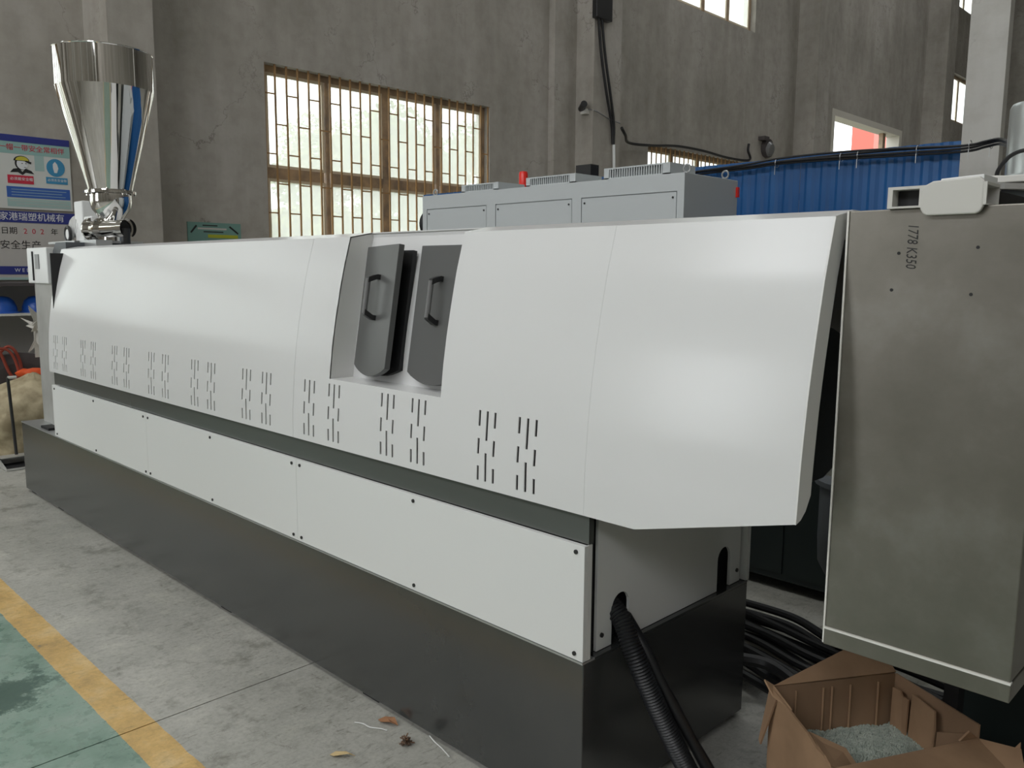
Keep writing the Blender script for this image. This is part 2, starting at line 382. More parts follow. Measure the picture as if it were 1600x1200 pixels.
# windows --------------------------------------------------------
def barred_window(name, y0, y1, z0, z1, rail=None, bars=True, links=True):
    t = struct(empty(name)); n = 4; W = y1-y0
    f = MB(); x0, x1 = WX-.17, WX-.12
    f.box(x0, x1, y0, y0+.07, z0, z1).box(x0, x1, y1-.07, y1, z0, z1).box(x0, x1, y0+.07, y1-.07, z1-.08, z1).box(x0, x1, y0+.07, y1-.07, z0, z0+.07)
    f.build('window_frame', M['frame'], t)
    ms = [y0+W*k/4 for k in (1, 2, 3)]
    for k, c in enumerate(ms):
        h = .024 if k != 1 else .05
        MB().box(x0-.005, x1+.01, c-h, c+h, z0+.07, z1-.08).build('mullion', M['frame'], t)
    ed = [y0+.07] + [c for c in ms] + [y1-.07]
    zs = [z0+.07, z1-.08] if not rail else [z0+.07, rail[0], rail[1], z1-.08]
    if rail:
        for k in range(4): MB().box(x0-.005, x1+.005, ed[k]+(0 if k == 0 else .06), ed[k+1]-(0 if k == 3 else .06), rail[0], rail[1]).build('transom', M['frame'], t)
    for k in range(4):
        a = ed[k]+(0.0 if k == 0 else .035); b = ed[k+1]-(.0 if k == 3 else .035)
        for q in range(0, len(zs), 2):
            fr = MB(); e = .035; xa, xb = x0+.02, x0+.05       # tan sash round each pane
            fr.box(xa, xb, a, a+e, zs[q], zs[q+1]).box(xa, xb, b-e, b, zs[q], zs[q+1]).box(xa, xb, a+e, b-e, zs[q], zs[q]+e).box(xa, xb, a+e, b-e, zs[q+1]-e, zs[q+1])
            so = fr.build('sash', M['tan'], t)
            MB().box(xa+.012, xa+.018, a+e, b-e, zs[q]+e, zs[q+1]-e).build('pane', M['glass'], so)
    if bars:
        nb = int(round(W/.1535)); step = W/nb; xb = WX-.03
        bm_ = MB().box(xb-.009, xb+.009, -.010, .010, z0, z1); b0 = None
        for k in range(nb+1):
            y = y0+min(max(k*step, .009), W-.009)
            if b0 is None: b0 = bm_.build('window_bar', M['barm'], t); b = b0
            else: b = b0.copy(); COL.objects.link(b)
            b.location.y = y
        if links:
            l0 = None
            for k in range(nb):
                zz = z1-.345-(0 if k % 2 == 0 else .355)
                while zz > z0+.1:
                    if l0 is None: l0 = MB().box(xb-.006, xb+.006, -step/2+.008, step/2-.008, -.008, .008).build('bar_link', M['barm'], t); l = l0
                    else: l = l0.copy(); COL.objects.link(l)
                    l.location = (0, y0+(k+.5)*step, zz); zz -= .71
    return t
barred_window('window_1', 3.55, 7.28, 1.45, 4.07, (2.73, 2.86))
barred_window('window_2', 11.35, 15.08, 1.45, 3.98, (2.66, 2.79), links=False)
barred_window('window_3', 11.35, 15.08, 6.68, 9.3, (8.0, 8.1), bars=False)
barred_window('window_4', 3.55, 7.28, 6.70, 9.3, (8.0, 8.1), bars=False)
barred_window('window_20', -4.2, -.5, 1.45, 4.07, (2.73, 2.86), links=False)
barred_window('window_21', -4.2, -.5, 6.70, 9.3, (8.0, 8.1), bars=False)
barred_window('window_5', 27.58, 31.3, 6.50, 7.97, bars=False)
barred_window('window_6', 27.5, 31.3, 9.97, 12.2, bars=False)
# cream plaster round the big doorway
d1 = struct(empty('door_1'))
MB().box(WX-.34, WX+.02, 19.0, 19.16, 0, 5.68).box(WX-.34, WX+.02, 23.41, 23.6, 0, 5.68).box(WX-.34, WX+.02, 19.16, 23.41, 5.52, 5.68).build('door_surround', M['reveal'], d1)
MB().box(WX-.24, WX-.12, 22.6, 22.78, 0, 5.52).build('door_post', M['frame'], d1)
# windows behind the photographer: plain steel frames
for i, x in enumerate(WIN_X):
    for z0, z1 in ((1.0, 4.2), (6.8, 9.8)):
        if z0 < 5 and i: continue
        t = struct(empty('window_%d' % (7+2*i+(z0 > 5)))); f = MB()
        for a in (x-1.5, x-.52, x+.46, x+1.44): f.box(a, a+.06, Y0-.2, Y0-.14, z0, z1)
        for z in (z0, (z0+z1)/2, z1-.06): f.box(x-1.5, x+1.5, Y0-.21, Y0-.15, z, z+.06)
        f.build('window_frame', M['frame'], t)

# free-standing column right of the fence
struct(MB().box(-.815, -.545, 5.5, 5.60, 0, CEIL).build('column', M['pale_concrete']))

# unseen columns added on the photographer's side to stripe the hopper's reflections
for x in (-7.2, -3.9, -.7, 2.7, 6.4):
    struct(MB().box(x, x+.45, Y0, Y0+.45, 0, CEIL).build('column', M['pale_concrete']))
for x in (-4.6, 3.4):
    struct(MB().box(x, x+.3, -5.6, -5.3, 0, CEIL).build('column', M['pale_concrete']))

# ------------------------------------------------------------------ THE MACHINE
mach = thing('extrusion_machine', 'long white and dark grey extrusion machine with slotted hood, filling the middle', 'machine')
P_ = mach
PROF = [(.93, -.012), (1.05, -.010), (1.19, .0), (1.3, .012), (1.4, .028), (1.5, .048), (1.6, .070), (1.727, .106)]
def py(z):
    if z <= PROF[0][0]: return PROF[0][1]
    for (a, ya), (b, yb) in zip(PROF, PROF[1:]):
        if z <= b: return ya+(yb-ya)*(z-a)/(b-a)
    return PROF[-1][1]
ZT = 1.727; ZB = .943
def hood_sheet(name, x0, x1, xc, zc, hole, zb=lambda x: ZB, mt='white'):
    xs = sorted(set([round(v, 5) for v in [x0, x1, *xc]])); ts = sorted(set([round(v, 5) for v in [ZB, ZT, *zc]]))
    mb = MB(); idx = {}
    def vid(i, j):
        if (i, j) not in idx:
            b = zb(xs[i]); z = b+(ts[j]-ZB)/(ZT-ZB)*(ZT-b); idx[i, j] = len(mb.v); mb.v.append((xs[i], py(z), z))
        return idx[i, j]
    for i in range(len(xs)-1):
        for j in range(len(ts)-1):
            if hole((xs[i]+xs[i+1])/2, (ts[j]+ts[j+1])/2): continue
            mb.f.append((vid(i, j), vid(i+1, j), vid(i+1, j+1), vid(i, j+1))); mb.sm.append(True)
    return mb.build(name, M[mt], P_, solid=.004, split=True)
rowz = [ZB+(ZT-ZB)*k/26 for k in range(1, 26)]
slots = []          # (x0,x1,z0,z1)
for k in range(9):
    for cx in (-.391-.4975*k, -.222-.4975*k):
        for dx in (-.0335, 0, .0335):
            zz = [(1.134, 1.182), (1.048, 1.096), (.966, 1.011)] if dx else [(1.092, 1.182), (.966, 1.054)]
            for a, b in zz: slots.append((cx+dx-.0045, cx+dx+.0045, a, b))
def slot_hole(x, z): return any(a < x < b and c < z < d for a, b, c, d in slots)
szc = sorted({v for s in slots for v in s[2:]})
def xcut(lo, hi): return [v for s in slots for v in s[:2] if lo < v < hi]
zrows = [z for z in rowz if z > 1.19] + szc
RX0, RX1, RZ = -1.25, -.612, 1.2
hood_sheet('hood_panel', -4.5, -1.501, xcut(-4.5, -1.5), zrows, slot_hole)
hood_sheet('hood_panel', -1.4995, -.0006, xcut(-1.5, 0)+[RX0, RX1], zrows+[RZ], lambda x, z: slot_hole(x, z) or (RX0 < x < RX1 and z > RZ))
hood_sheet('hood_panel', .0, .6, [.17+.043*k for k in range(10)], rowz, lambda x, z: False, zb=lambda x: ZB if x < .17 else ZB+(x-.17)/.43*.108)
# roof: slopes up a little from the front edge, notched over the recess; back sheet mirrors the front
YC = .456
def roof(x0, x1, notch=None):
    mb = MB(); a, b, c = (.106, ZT), (.205, 1.746), (2*YC-.205, 1.746); d = (2*YC-.106, ZT)
    xs = [x0, x1] if not notch else [x0, notch[0], notch[1], x1]
    for i in range(len(xs)-1):
        xa, xb = xs[i], xs[i+1]
        segs = [(a, b), (b, c), (c, d)]
        if notch and i == 1: segs = segs[1:]
        for p, q in segs: mb.add([(xa, *p), (xb, *p), (xb, *q), (xa, *q)], [(0, 1, 2, 3)])
    return mb.build('hood_roof', M['white'], P_, solid=.004)
roof(-4.5, -1.501); roof(-1.4995, -.0006, (RX0, RX1)); roof(.0, .6)
for x0, x1 in ((-4.5, -1.503), (-1.497, -.003), (.003, .6)):
    mb = MB(); zz = [ZB]+[p[0] for p in PROF[1:]]
    for a, b in zip(zz, zz[1:]): mb.add([(x0, 2*YC-py(a), a), (x0, 2*YC-py(b), b), (x1, 2*YC-py(b), b), (x1, 2*YC-py(a), a)], [(0, 1, 2, 3)], True)
    mb.build('hood_back_panel', M['white'], P_, solid=.004)
# folded end flange on the right
fl_ = MB(); out = []
zt = ZT-.001; zc0 = ZB+.108
prof_o = [(py(z), z) for z in [zc0+(zt-zc0)*k/10 for k in range(11)]]
inner = [(py(z)+.062, z) for z in [zc0+.055+(zt-.005-zc0-.055)*k/10 for k in range(11)]]
corner = [(py(zc0)+.022, zc0+.006), (py(zc0)+.044, zc0+.022)]
loop = prof_o + inner[::-1] + corner[::-1]
fl_.prism([(.6, y, z) for y, z in loop], (.004, 0, 0)); fl_.build('hood_end_flange', M['white_in'], P_)
MB().prism([(.598, y, z) for y, z in [(.106, ZT), (.205, 1.744), (2*YC-.205, 1.744), (2*YC-.106, ZT), (2*YC-.106, ZT-.05), (.106+.06, ZT-.05)]], (.004, 0, 0)).build('hood_end_flange', M['white_in'], P_)
# left end cheek of the hood
lc = [(py(z), z) for z in [ZB]+[p[0] for p in PROF[1:]]]
MB().prism([(-4.498, y, z) for y, z in lc + [(2*YC-y, z) for y, z in lc[::-1]]], (-.004, 0, 0)).build('hood_end_cheek', M['white_in'], P_)
# dark core seen through slots and gaps
MB().tube([(-4.3, YC, 1.25), (.30, YC, 1.25)], .16, 20).build('barrel', M['black'], P_)
MB().tube([(.30, YC, 1.25), (.44, YC, 1.25)], .21, 20).build('barrel_flange', M['auxg'], P_)
MB().box(-4.4, .1, .16, .75, .955, 1.05).build('barrel_bed', M['black'], P_)
MB().box(-4.45, -4.44, .02, .89, .95, 1.7).build('inner_bulkhead', M['black'], P_)
MB().box(.12, .13, .1, .8, .955, 1.6).build('inner_bulkhead', M['black'], P_)
# recess lining
def off(z, d): return py(z)+d
DEP = .105
lz = [RZ+(ZT-RZ)*k/10 for k in range(11)]
lb = MB()
for a, b in zip(lz, lz[1:]): lb.add([(RX0, off(a, DEP), a), (RX1, off(a, DEP), a), (RX1, off(b, DEP), b), (RX0, off(b, DEP), b)], [(0, 1, 2, 3)], True)
lb.add([(RX0, .211, ZT), (RX1, .211, ZT), (RX1, .211, 1.7445), (RX0, .211, 1.7445)], [(0, 1, 2, 3)])
lb.build('recess_back', M['white'], P_, solid=.003)
MB().prism([(RX0, off(z, 0.0), z) for z in lz]+[(RX0, .205, 1.745), (RX0, .211, 1.745)]+[(RX0, off(z, DEP), z) for z in lz[::-1]], (-.003, 0, 0)).build('recess_side', M['white_in'], P_)
MB().prism([(RX1, off(z, 0.003), z) for z in lz]+[(RX1, off(z, DEP), z) for z in lz[::-1]], (.003, 0, 0)).build('recess_side', M['white_in'], P_)
MB().box(RX0, RX1, py(RZ)+.002, off(RZ, DEP), RZ-.004, RZ).build('recess_sill', M['white'], P_)
# inspection doors
def inspection_door(xl, xr, ajar):
    zt_, zc_, sag = 1.682, 1.248, .036
    lean = Vector((0, py(zt_)-py(zc_)-.014, zt_-zc_)).normalized(); W = xr-xl
    nrm = Vector((0, -lean.z, lean.y))               # outwards
    xdir = Vector((1, 0, 0))
    if ajar:
        q = Matrix.Rotation(-ajar, 3, lean); xdir = q @ xdir; n2 = q @ nrm
    else: n2 = nrm
    H = (zt_-zc_)/lean.z
    base = Vector((xl, py(zc_)+DEP, zc_)) + nrm*.021
    loop = [base+lean*H, base]
    for k in range(1, 12):
        t = k/12; loop.append(base+xdir*W*t-lean*sag*math.sin(PI*t)**.8)
    loop += [base+xdir*W, base+xdir*W+lean*H]
    d = MB().prism(loop, n2*.022).build('inspection_door', M['door'], P_, bevel=.002)
    # black slab behind the door, painting its dark interior gap
    b2 = Vector((xl+.012, py(zc_)+DEP, zc_)); l2 = [b2+lean*(H-.01), b2] + [b2+Vector((1, 0, 0))*(W-.024)*k/8-lean*sag*.8*math.sin(PI*k/8) for k in range(1, 8)] + [b2+Vector((W-.024, 0, 0)), b2+Vector((W-.024, 0, 0))+lean*(H-.01)]
    MB().prism(l2, nrm*.018).build('door_gap_dark', M['black'], P_)
    c = base+xdir*W*.5+n2*.022
    za, zb_ = (1.430-zc_)/lean.z, (1.560-zc_)/lean.z
    for zz in (za, zb_):
        h = MB(); sgn = 1 if zz == zb_ else -1
        h.rings([[c+lean*(zz+sgn*.008)+n2*o+xdir*a+lean*b for a, b in ((-.011, -.009), (.011, -.009), (.011, .009), (-.011, .009))] for o in (0, .012)] +
                [[c+lean*(zz-sgn*.008)+n2*.045+xdir*a+lean*b for a, b in ((-.009, -.010), (.009, -.010), (.009, .010), (-.009, .010))]], smooth=False)
        h.build('handle_mount', M['blackp'], d)
    MB().tube([c+lean*(za+.004)+n2*.042, c+lean*(zb_-.004)+n2*.042], .009, 12).build('handle_grip', M['grip'], d)
    for zz in (.04, H-.05):
        p = base+lean*zz-xdir*.004; MB().tube([p-lean*.018, p+lean*.018], .006, 8).build('hinge', M['blackp'], d)
inspection_door(-1.187, -.937, math.radians(10))
inspection_door(-.872, -.624, 0)
# base trough
MB().box(-5.25, 0, 0, .912, .022, .508).build('base_body', M['dark'], P_, bevel=.003)
MB().box(-5.25, 0, -.004, .05, .508, .514).build('base_lip', M['lip'], P_)
MB().box(-5.25, -4.5, .05, .912, .508, .514).build('base_top', M['lip'], P_)
MB().box(-4.5, 0, .05, .912, .508, .514).build('base_top', M['dark'], P_)
for x in (-5.2, -4.62, -2.26, -1.1, -.2):
    for y in (.02, .84): MB().box(x, x+.1, y, y+.06, 0, .022).build('levelling_foot', M['black'], P_)
MB().box(-4.88, -4.72, .02, .09, .514, .53).build('cable_plate', M['black'], P_)
MB().box(-4.48, -.06, .035, .88, .514, .942).build('inner_frame', M['black'], P_)
MB().box(-4.5, .0, .014, .035, .855, .94).build('upper_band', M['band'], P_)
MB().box(-.045, -.03, .028, .074, .514, .93).build('end_post', M['black'], P_)
# lower panels with screws
for x0, x1, sx in ((-4.5, -2.990, [-4.45, -3.75, -3.02]), (-2.9885, -1.5005, [-2.96, -2.25, -1.53]), (-1.4995, .0, [-1.47, -.75, -.03])):
    p = MB().box(x0, x1, -.004, .012, .516, .853).build('lower_panel', M['white2'], P_, bevel=.0015)
    for x in sx:
        for z in (.535, .832): MB().cyl((x, -.004, z), (x, -.008, z), .0065, 10).build('screw', M['screw'], p)
MB().box(-.004, .0, .012, .030, .516, .853).build('panel_return', M['white_in'], P_)
# end panel with two arched cable openings
ep = [( .078, .516)]
def arch(c, r, top, bot=.516):
    return [(c-r, bot), (c-r, top-r)] + [(c-r*math.cos(PI*k/10), top-r+r*math.sin(PI*k/10)) for k in range(1, 10)] + [(c+r, top-r), (c+r, bot)]
ep += arch(.190, .042, .665) + arch(.775, .042, .665) + [(.885, .516), (.885, .94), (.078, .94)]
epo = MB().prism([(-.028, y, z) for y, z in ep], (.010, 0, 0)).build('end_panel', M['white2'], P_)
for y, z in ((.10, .56), (.862, .56), (.10, .92), (.862, .92)): MB().cyl((-.018, y, z), (-.013, y, z), .007, 10).build('screw', M['screw'], epo)
MB().box(-1.5, -.0, .900, .922, .516, .853).build('rear_lower_panel', M['white2'], P_)
# left end: steel gear cabinet with a paler upper box and a dark cover against the hood
MB().box(-5.16, -4.74, .12, .80, .514, 1.50).build('gear_cabinet', M['steel_lt'], P_, bevel=.004)
MB().box(-5.22, -4.79, .10, .82, 1.50, 1.745).build('gear_cabinet_top', M['motor'], P_, bevel=.006)
MB().box(-5.09, -5.075, .092, .10, 1.52, 1.72).build('cover_slit', M['black'], P_)
MB().box(-5.03, -4.95, .095, .10, 1.60, 1.70).build('rating_plate', M['grip'], P_)
MB().prism([(-4.79, .14, z) for z in (0,)] and [(-4.785, .14, .96), (-4.52, .14, .96), (-4.52, .14, 1.775), (-4.72, .14, 1.775), (-4.785, .14, 1.72)], (0, .62, 0)).build('gear_cover', M['auxg'], P_)
MB().box(-4.75, -4.48, .30, .62, 1.775, 1.79).build('feed_flange', M['lip'], P_)

# ------------------------------------------------------------------ FEED HOPPER
hop = thing('feed_hopper', 'tall polished stainless conical hopper on the far left end of the white machine', 'hopper')
HX, HY = -4.57, YC
HB = 2.10
MB().lathe([(.137, HB+.02), (.304, HB+.675), (.299, HB+.675), (.132, HB+.02)], (HX, HY, 0), 64).build('hopper_cone', M['steel_polish'], hop)
MB().lathe([(.304, HB+.675), (.304, HB+.915), (.299, HB+.915), (.299, HB+.675)], (HX, HY, 0), 64).build('hopper_drum', M['steel_polish'], hop)
MB().tube([(HX+.304*math.cos(a*PI/32), HY+.304*math.sin(a*PI/32), HB+.915) for a in range(64)], .005, 6, closed=True).build('hopper_rim', M['steel_polish'], hop)
MB().lathe([(.13, HB+.02), (.162, HB+.02), (.162, HB+.004), (.13, HB+.004)], (HX, HY, 0), 40).build('hopper_flange', M['steel_polish'], hop)
for k in range(8):
    a = k*PI/4+.3; MB().cyl((HX+.150*math.cos(a), HY+.150*math.sin(a), HB-.008), (HX+.150*math.cos(a), HY+.150*math.sin(a), HB+.030), .007, 6).build('flange_bolt', M['steel_polish'], hop)
MB().lathe([(.130, HB), (.132, HB-.05), (.12, HB-.10), (.085, HB-.15), (.06, HB-.19)], (HX, HY, 0), 32).build('feeder_bowl', M['steel_polish'], hop)
MB().lathe([(.075, 1.79), (.075, 1.83), (.05, 1.85), (.05, 1.92)], (HX, HY, 0), 24, caps=True).build('feeder_neck', M['steel_polish'], hop)
z = 1.87
def PP(t): return (HX-.14+.96*t, HY-.10+.28*t, z)
MB().tube([PP(0), PP(.36)], .056, 28, caps=False).build('screw_pipe', M['steel_polish'], hop)
MB().tube([PP(.35), PP(.40)], .063, 28, caps=False).build('pipe_mouth', M['steel_polish'], hop)
MB().tube([PP(.33), PP(.34)], .055, 24).build('pipe_dark_disc', M['black'], hop)  # black disc painting the dark inside of the open pipe
for t in (.02, .13): MB().tube([PP(t), PP(t+.014)], .078, 28).build('pipe_flange', M['steel_polish'], hop)
MB().tube([PP(.37), (PP(.37)[0], PP(.37)[1], z-.10)], .03, 16).build('pipe_drain', M['blackp'], hop)
MB().box(HX-.42, HX-.26, HY-.10, HY+.08, 1.79, 2.07).build('gearbox_plate', M['motor'], hop, bevel=.008)
MB().box(HX-.24, HX-.10, HY-.10, HY+.10, 1.80, 1.96).build('gearbox', M['motor'], hop, bevel=.01)
MB().tube([(HX-.52, HY-.02, 1.90), (HX-.36, HY-.02, 1.90)], .085, 20).build('feeder_motor', M['motor'], hop)
for k in range(7): MB().tube([(HX-.51+k*.02, HY-.02, 1.90), (HX-.505+k*.02, HY-.02, 1.90)], .095, 20).build('cooling_fin', M['motor'], hop)
a = [(HX-.50+.0*q, HY-.14, 1.845) for q in (0,)][0]
MB().tube([(HX-.48+.05*math.cos(q*PI/12), HY-.13, 1.845+.05*math.sin(q*PI/12)) for q in range(24)], .012, 8, closed=True).build('hand_wheel', M['blackp'], hop)
MB().cyl((HX-.48, HY-.10, 1.845), (HX-.48, HY-.135, 1.845), .036, 16).build('wheel_hub', M['motor'], hop)
MB().box(HX-.62, HX-.08, HY-.22, HY+.16, 1.775, 1.79).build('feeder_plate', M['lip'], hop)
MB().box(HX-.04, HX+.26, HY-.2, HY-.1, 1.747, 1.79).build('feeder_bracket', M['lip'], hop)

# ------------------------------------------------------------------ HOSE out of the left arch
def hose(name, pts, r, pitch=.009, n=14):
    P = smooth_path(pts, 40); out = []; rad = []; acc = 0
    L = [0]
    for a, b in zip(P, P[1:]): L.append(L[-1]+(b-a).length)
    k = int(L[-1]/(pitch/2)); j = 0
    for i in range(k+1):
        s = L[-1]*i/k
        while j < len(L)-2 and L[j+1] < s: j += 1
        t = (s-L[j])/max(L[j+1]-L[j], 1e-9); out.append(P[j].lerp(P[j+1], t)); rad.append(r if i % 2 else r*.86)
    return MB().tube(out, rad, n).build(name, M['hose'])
HOSE = [(-.22, .175, .60), (-.08, .178, .625), (.0, .165, .60), (.055, .150, .53), (.10, .165, .43), (.155, .215, .27), (.20, .28, .12), (.26, .33, .035), (.36, .36, .032), (.52, .10, .032), (.9, -.02, .032)]
tag(hose('corrugated_hose', HOSE, .031), 'black corrugated hose coming out of the left arched opening down to the floor', 'hose')
tag(hose('smooth_hose', [(-.2, .20, .60), (-.06, .205, .605), (.02, .20, .575), (.08, .20, .49), (.14, .235, .36), (.20, .30, .20), (.25, .36, .07), (.30, .42, .024), (.31, .7, .022), (.22, 1.1, .022), (.2, 1.4, .022)], .019, .2, 12), 'smooth black conduit beside the corrugated hose in the same arch', 'cable')

# ------------------------------------------------------------------ GREY CONTROL CABINETS
cb = thing('control_cabinet', 'pale grey three-door control cabinet with roof vents behind the white machine', 'cabinet')
CX0, CX1, CY0, CY1, CT = -3.143, -1.035, 2.0, 2.53, 2.112
MB().box(CX0, CX1, CY0+.012, CY1, .1, CT).build('cabinet_body', M['cab'], cb, bevel=.003)
MB().box(CX0+.02, CX1-.02, CY0+.04, CY1-.02, 0, .1).build('plinth', M['black'], cb)
fr = MB(); dxs = [(-3.10, -2.505), (-2.425, -1.79), (-1.722, -1.078)]
xe = [CX0] + [v for d in dxs for v in d] + [CX1]
for i in range(0, len(xe), 2): fr.box(xe[i], xe[i+1], CY0, CY0+.012, .1, CT)
for a, b in dxs: fr.box(a, b, CY0, CY0+.012, 2.022, CT).box(a, b, CY0, CY0+.012, .1, .18)
fr.build('front_frame', M['cab'], cb)
for a, b in dxs:
    d = MB().box(a+.005, b-.005, CY0+.0015, CY0+.011, .185, 2.017).build('cabinet_door', M['cab'], cb)
    for q in (a+.025, b-.025): MB().cyl((q, CY0, 1.99), (q, CY0-.003, 1.99), .006, 8).build('door_screw', M['screw'], d)
    MB().box(a+.035, a+.055, CY0-.02, CY0, 1.0, 1.15).build('latch', M['blackp'], d)
for (a, b, h) in ((-2.765, -2.42, .05), (-2.178, -1.785, .055), (-1.577, -1.14, .062)):
    v = MB(); y0, y1 = CY0+.02, CY0+.26; z0, z1 = CT, CT+h
    v.box(a, b, y0, y1, z1-.008, z1).box(a, b, y0, y0+.01, z0, z0+.009).box(a, a+.035, y0, y0+.01, z0, z1-.008).box(b-.045, b, y0, y0+.01, z0, z1-.008)
    v.box(b-.01, b, y0+.01, y1, z0, z1-.008).box(a, a+.01, y0+.01, y1, z0, z1-.008).box(a+.01, b-.01, y1-.01, y1, z0, z1-.008)
    vo = v.build('roof_vent', M['cab'], cb)
    s = MB(); k = int((b-a-.08)/.016)
    for i in range(k): x = a+.035+(i+.5)*(b-a-.08)/k; s.box(x-.003, x+.003, y0+.002, y0+.008, z0+.009, z1-.008)
    s.build('vent_slats', M['cab'], vo); MB().box(a+.012, b-.012, y0+.03, y0+.04, z0, z1-.01).build('vent_baffle', M['grille'], vo)
for x, y in ((-1.075, 2.08), (-1.075, 2.46), (-3.1, 2.08)):
    MB().tube([(x+.02*math.cos(q*PI/8), y, CT+.030+.02*math.sin(q*PI/8)) for q in range(16)], .005, 6, closed=True).cyl((x, y, CT), (x, y, CT+.012), .012, 10).build('lifting_eye', M['lip'], cb)
al = MB().lathe([(.030, 0), (.030, .085), (.024, .1), (.0, .104)], (-2.50, 2.33, CT+.045), 20, caps=True).build('alarm_light', M['red'], cb); tag(al, 'red alarm light')
MB().cyl((-2.50, 2.33, CT), (-2.50, 2.33, CT+.045), .02, 12).build('alarm_stem', M['cab'], cb)
MB().box(-2.09, -1.97, 2.38, 2.46, CT, CT+.155).build('roof_junction_box', M['blackp'], cb)
MB().box(CX1, CX1+.012, CY1-.02, CY1+.0, 2.02, 2.075).build('red_side_tab', M['red'], cb)
# coiled cable hanging from the cabinet's left end
cc = MB(); 
for k in range(3): cc.tube([(CX0-.035-.012*k, 2.10+.075*math.cos(q*PI/12+k), 1.93+.085*math.sin(q*PI/12+k)) for q in range(24)], .007, 6, closed=True)
cc.tube([(CX0-.04, 2.10, 2.0), (CX0-.02, 2.10, 2.03), (CX0, 2.10, 2.03)], .006, 6)
tag(cc.build('cable_coil', M['cable']), 'small black cable coil hung at the left end of the grey cabinet', 'cable')

# ------------------------------------------------------------------ BLUE CORRUGATED FENCE
fe = thing('corrugated_fence', 'blue corrugated metal partition standing behind the grey cabinet', 'fence')
def corrug(x0, x1, y, z0, z1, m, name='corrugated_sheet'):
    pts = []; x = x0; per = .095; k = 0
    cyc = [(0, 0), (.3, 0), (.5, .010), (.8, .010)]
    while x < x1:
        for u, d in cyc:
            if x+u*per <= x1: pts.append((x+u*per, y-d))
        x += per
    pts.append((x1, y)); mb = MB()
    for a, b in zip(pts, pts[1:]): mb.add([(a[0], a[1], z0), (b[0], b[1], z0), (b[0], b[1], z1), (a[0], a[1], z1)], [(0, 1, 2, 3)])
    return mb.build(name, m, fe, solid=.002)
fx = [-4.6, -3.7, -2.8, -1.9, -1.0, -.106]
for i, (a, b) in enumerate(zip(fx, fx[1:])): corrug(a+.001, b-.001, 3.2, .02, 2.288+.0052*i, M['blue'])
for x in (-4.5, -2.8, -1.0, -.2): MB().box(x, x+.05, 3.212, 3.262, 0, 2.25).build('fence_post', M['s_blue'], fe)
MB().box(-4.6, -.11, 3.21, 3.23, 2.05, 2.09).box(-4.6, -.11, 3.21, 3.23, .3, .34).build('fence_rail', M['s_blue'], fe)
# cable bundle along the top of the fence
bd = MB(); base = [(-3.0, 3.13, 2.25), (-1.9, 3.13, 2.25), (-1.613, 3.13, 2.255), (-1.315, 3.13, 2.262), (-1.1, 3.13, 2.276), (-.764, 3.13, 2.278), (-.404, 3.13, 2.270), (-.071, 3.13, 2.258), (.04, 3.1, 2.266), (.134, 3.0, 2.258), (.30, 2.6, 2.17)]
for k in range(4):
    dx, dz = [(0, 0), (.013, .01), (-.01, .016), (.004, -.013)][k]
    P = smooth_path([(x, y+dx, z+dz+.006*math.sin(3*x+k*2)) for x, y, z in base], 5); bd.tube(P, .0065, 6)
bdo = tag(bd.build('cable_bundle', M['cable']), 'bundled black cables tied along the top of the blue fence', 'cable')
for x in (-1.12, -.72, -.62, -.30, -.04, .06):
    MB().tube([(x, 3.13+.025*math.cos(q*PI/6), 2.27+.026*math.sin(q*PI/6)) for q in range(12)], .002, 4, closed=True).box(x-.0015, x+.0015, 3.104, 3.107, 2.20, 2.25).build('cable_tie', M['lip'], bdo)

# ------------------------------------------------------------------ STAINLESS CABINET AT RIGHT
sc = thing('steel_cabinet', 'brushed stainless steel box cabinet with marker writing, right of the white machine', 'cabinet')
SX0, SX1, SY0, SY1 = .627, 1.012, .12, .95
ZS = .785
bd_ = MB().box(SX0, SX1, SY0, SY1, ZS, 1.737).build('steel_body', M['steel'], sc, bevel=.0025)
MB().box(SX0-.001, SX1+.001, SY0-.003, SY1, .742, ZS-.003).build('steel_skirt', M['steel'], sc, bevel=.002)
MB().box(SX0-.001, SX1+.001, SY0-.0045, SY0+.01, ZS-.0045, ZS).build('skirt_highlight', M['edge'], sc)  # thin pale strip, a painted highlight above the skirt
MB().box(SX0-.004, SX0, SY0-.002, SY0+.018, .745, 1.737).build('corner_edge', M['edge'], sc)
for x, z in ((.737, 1.645), (.888, 1.655), (.727, 1.568), (.882, 1.562)): MB().cyl((x, SY0+.001, z), (x, SY0-.001, z), .0035, 8).build('rivet_hole', M['black'], sc)
for x in (SX0+.055, SX1-.07): MB().box(x, x+.04, .86, .92, 0, .742).build('cabinet_leg', M['black'], sc)
MB().box(SX0+.02, SX1-.02, .8, .98, 0, .012).build('leg_base', M['black'], sc)
text('marker_writing', '1778 K350', .030, frame_on((0, 0, -1), (1, 0, 0), (.762, SY0-.0006, 1.705)) @ Matrix(((.70, .12, 0, 0), (0, 1, 0, 0), (0, 0, 1, 0), (0, 0, 0, 1))), M['ink'], sc, ext=.0003)
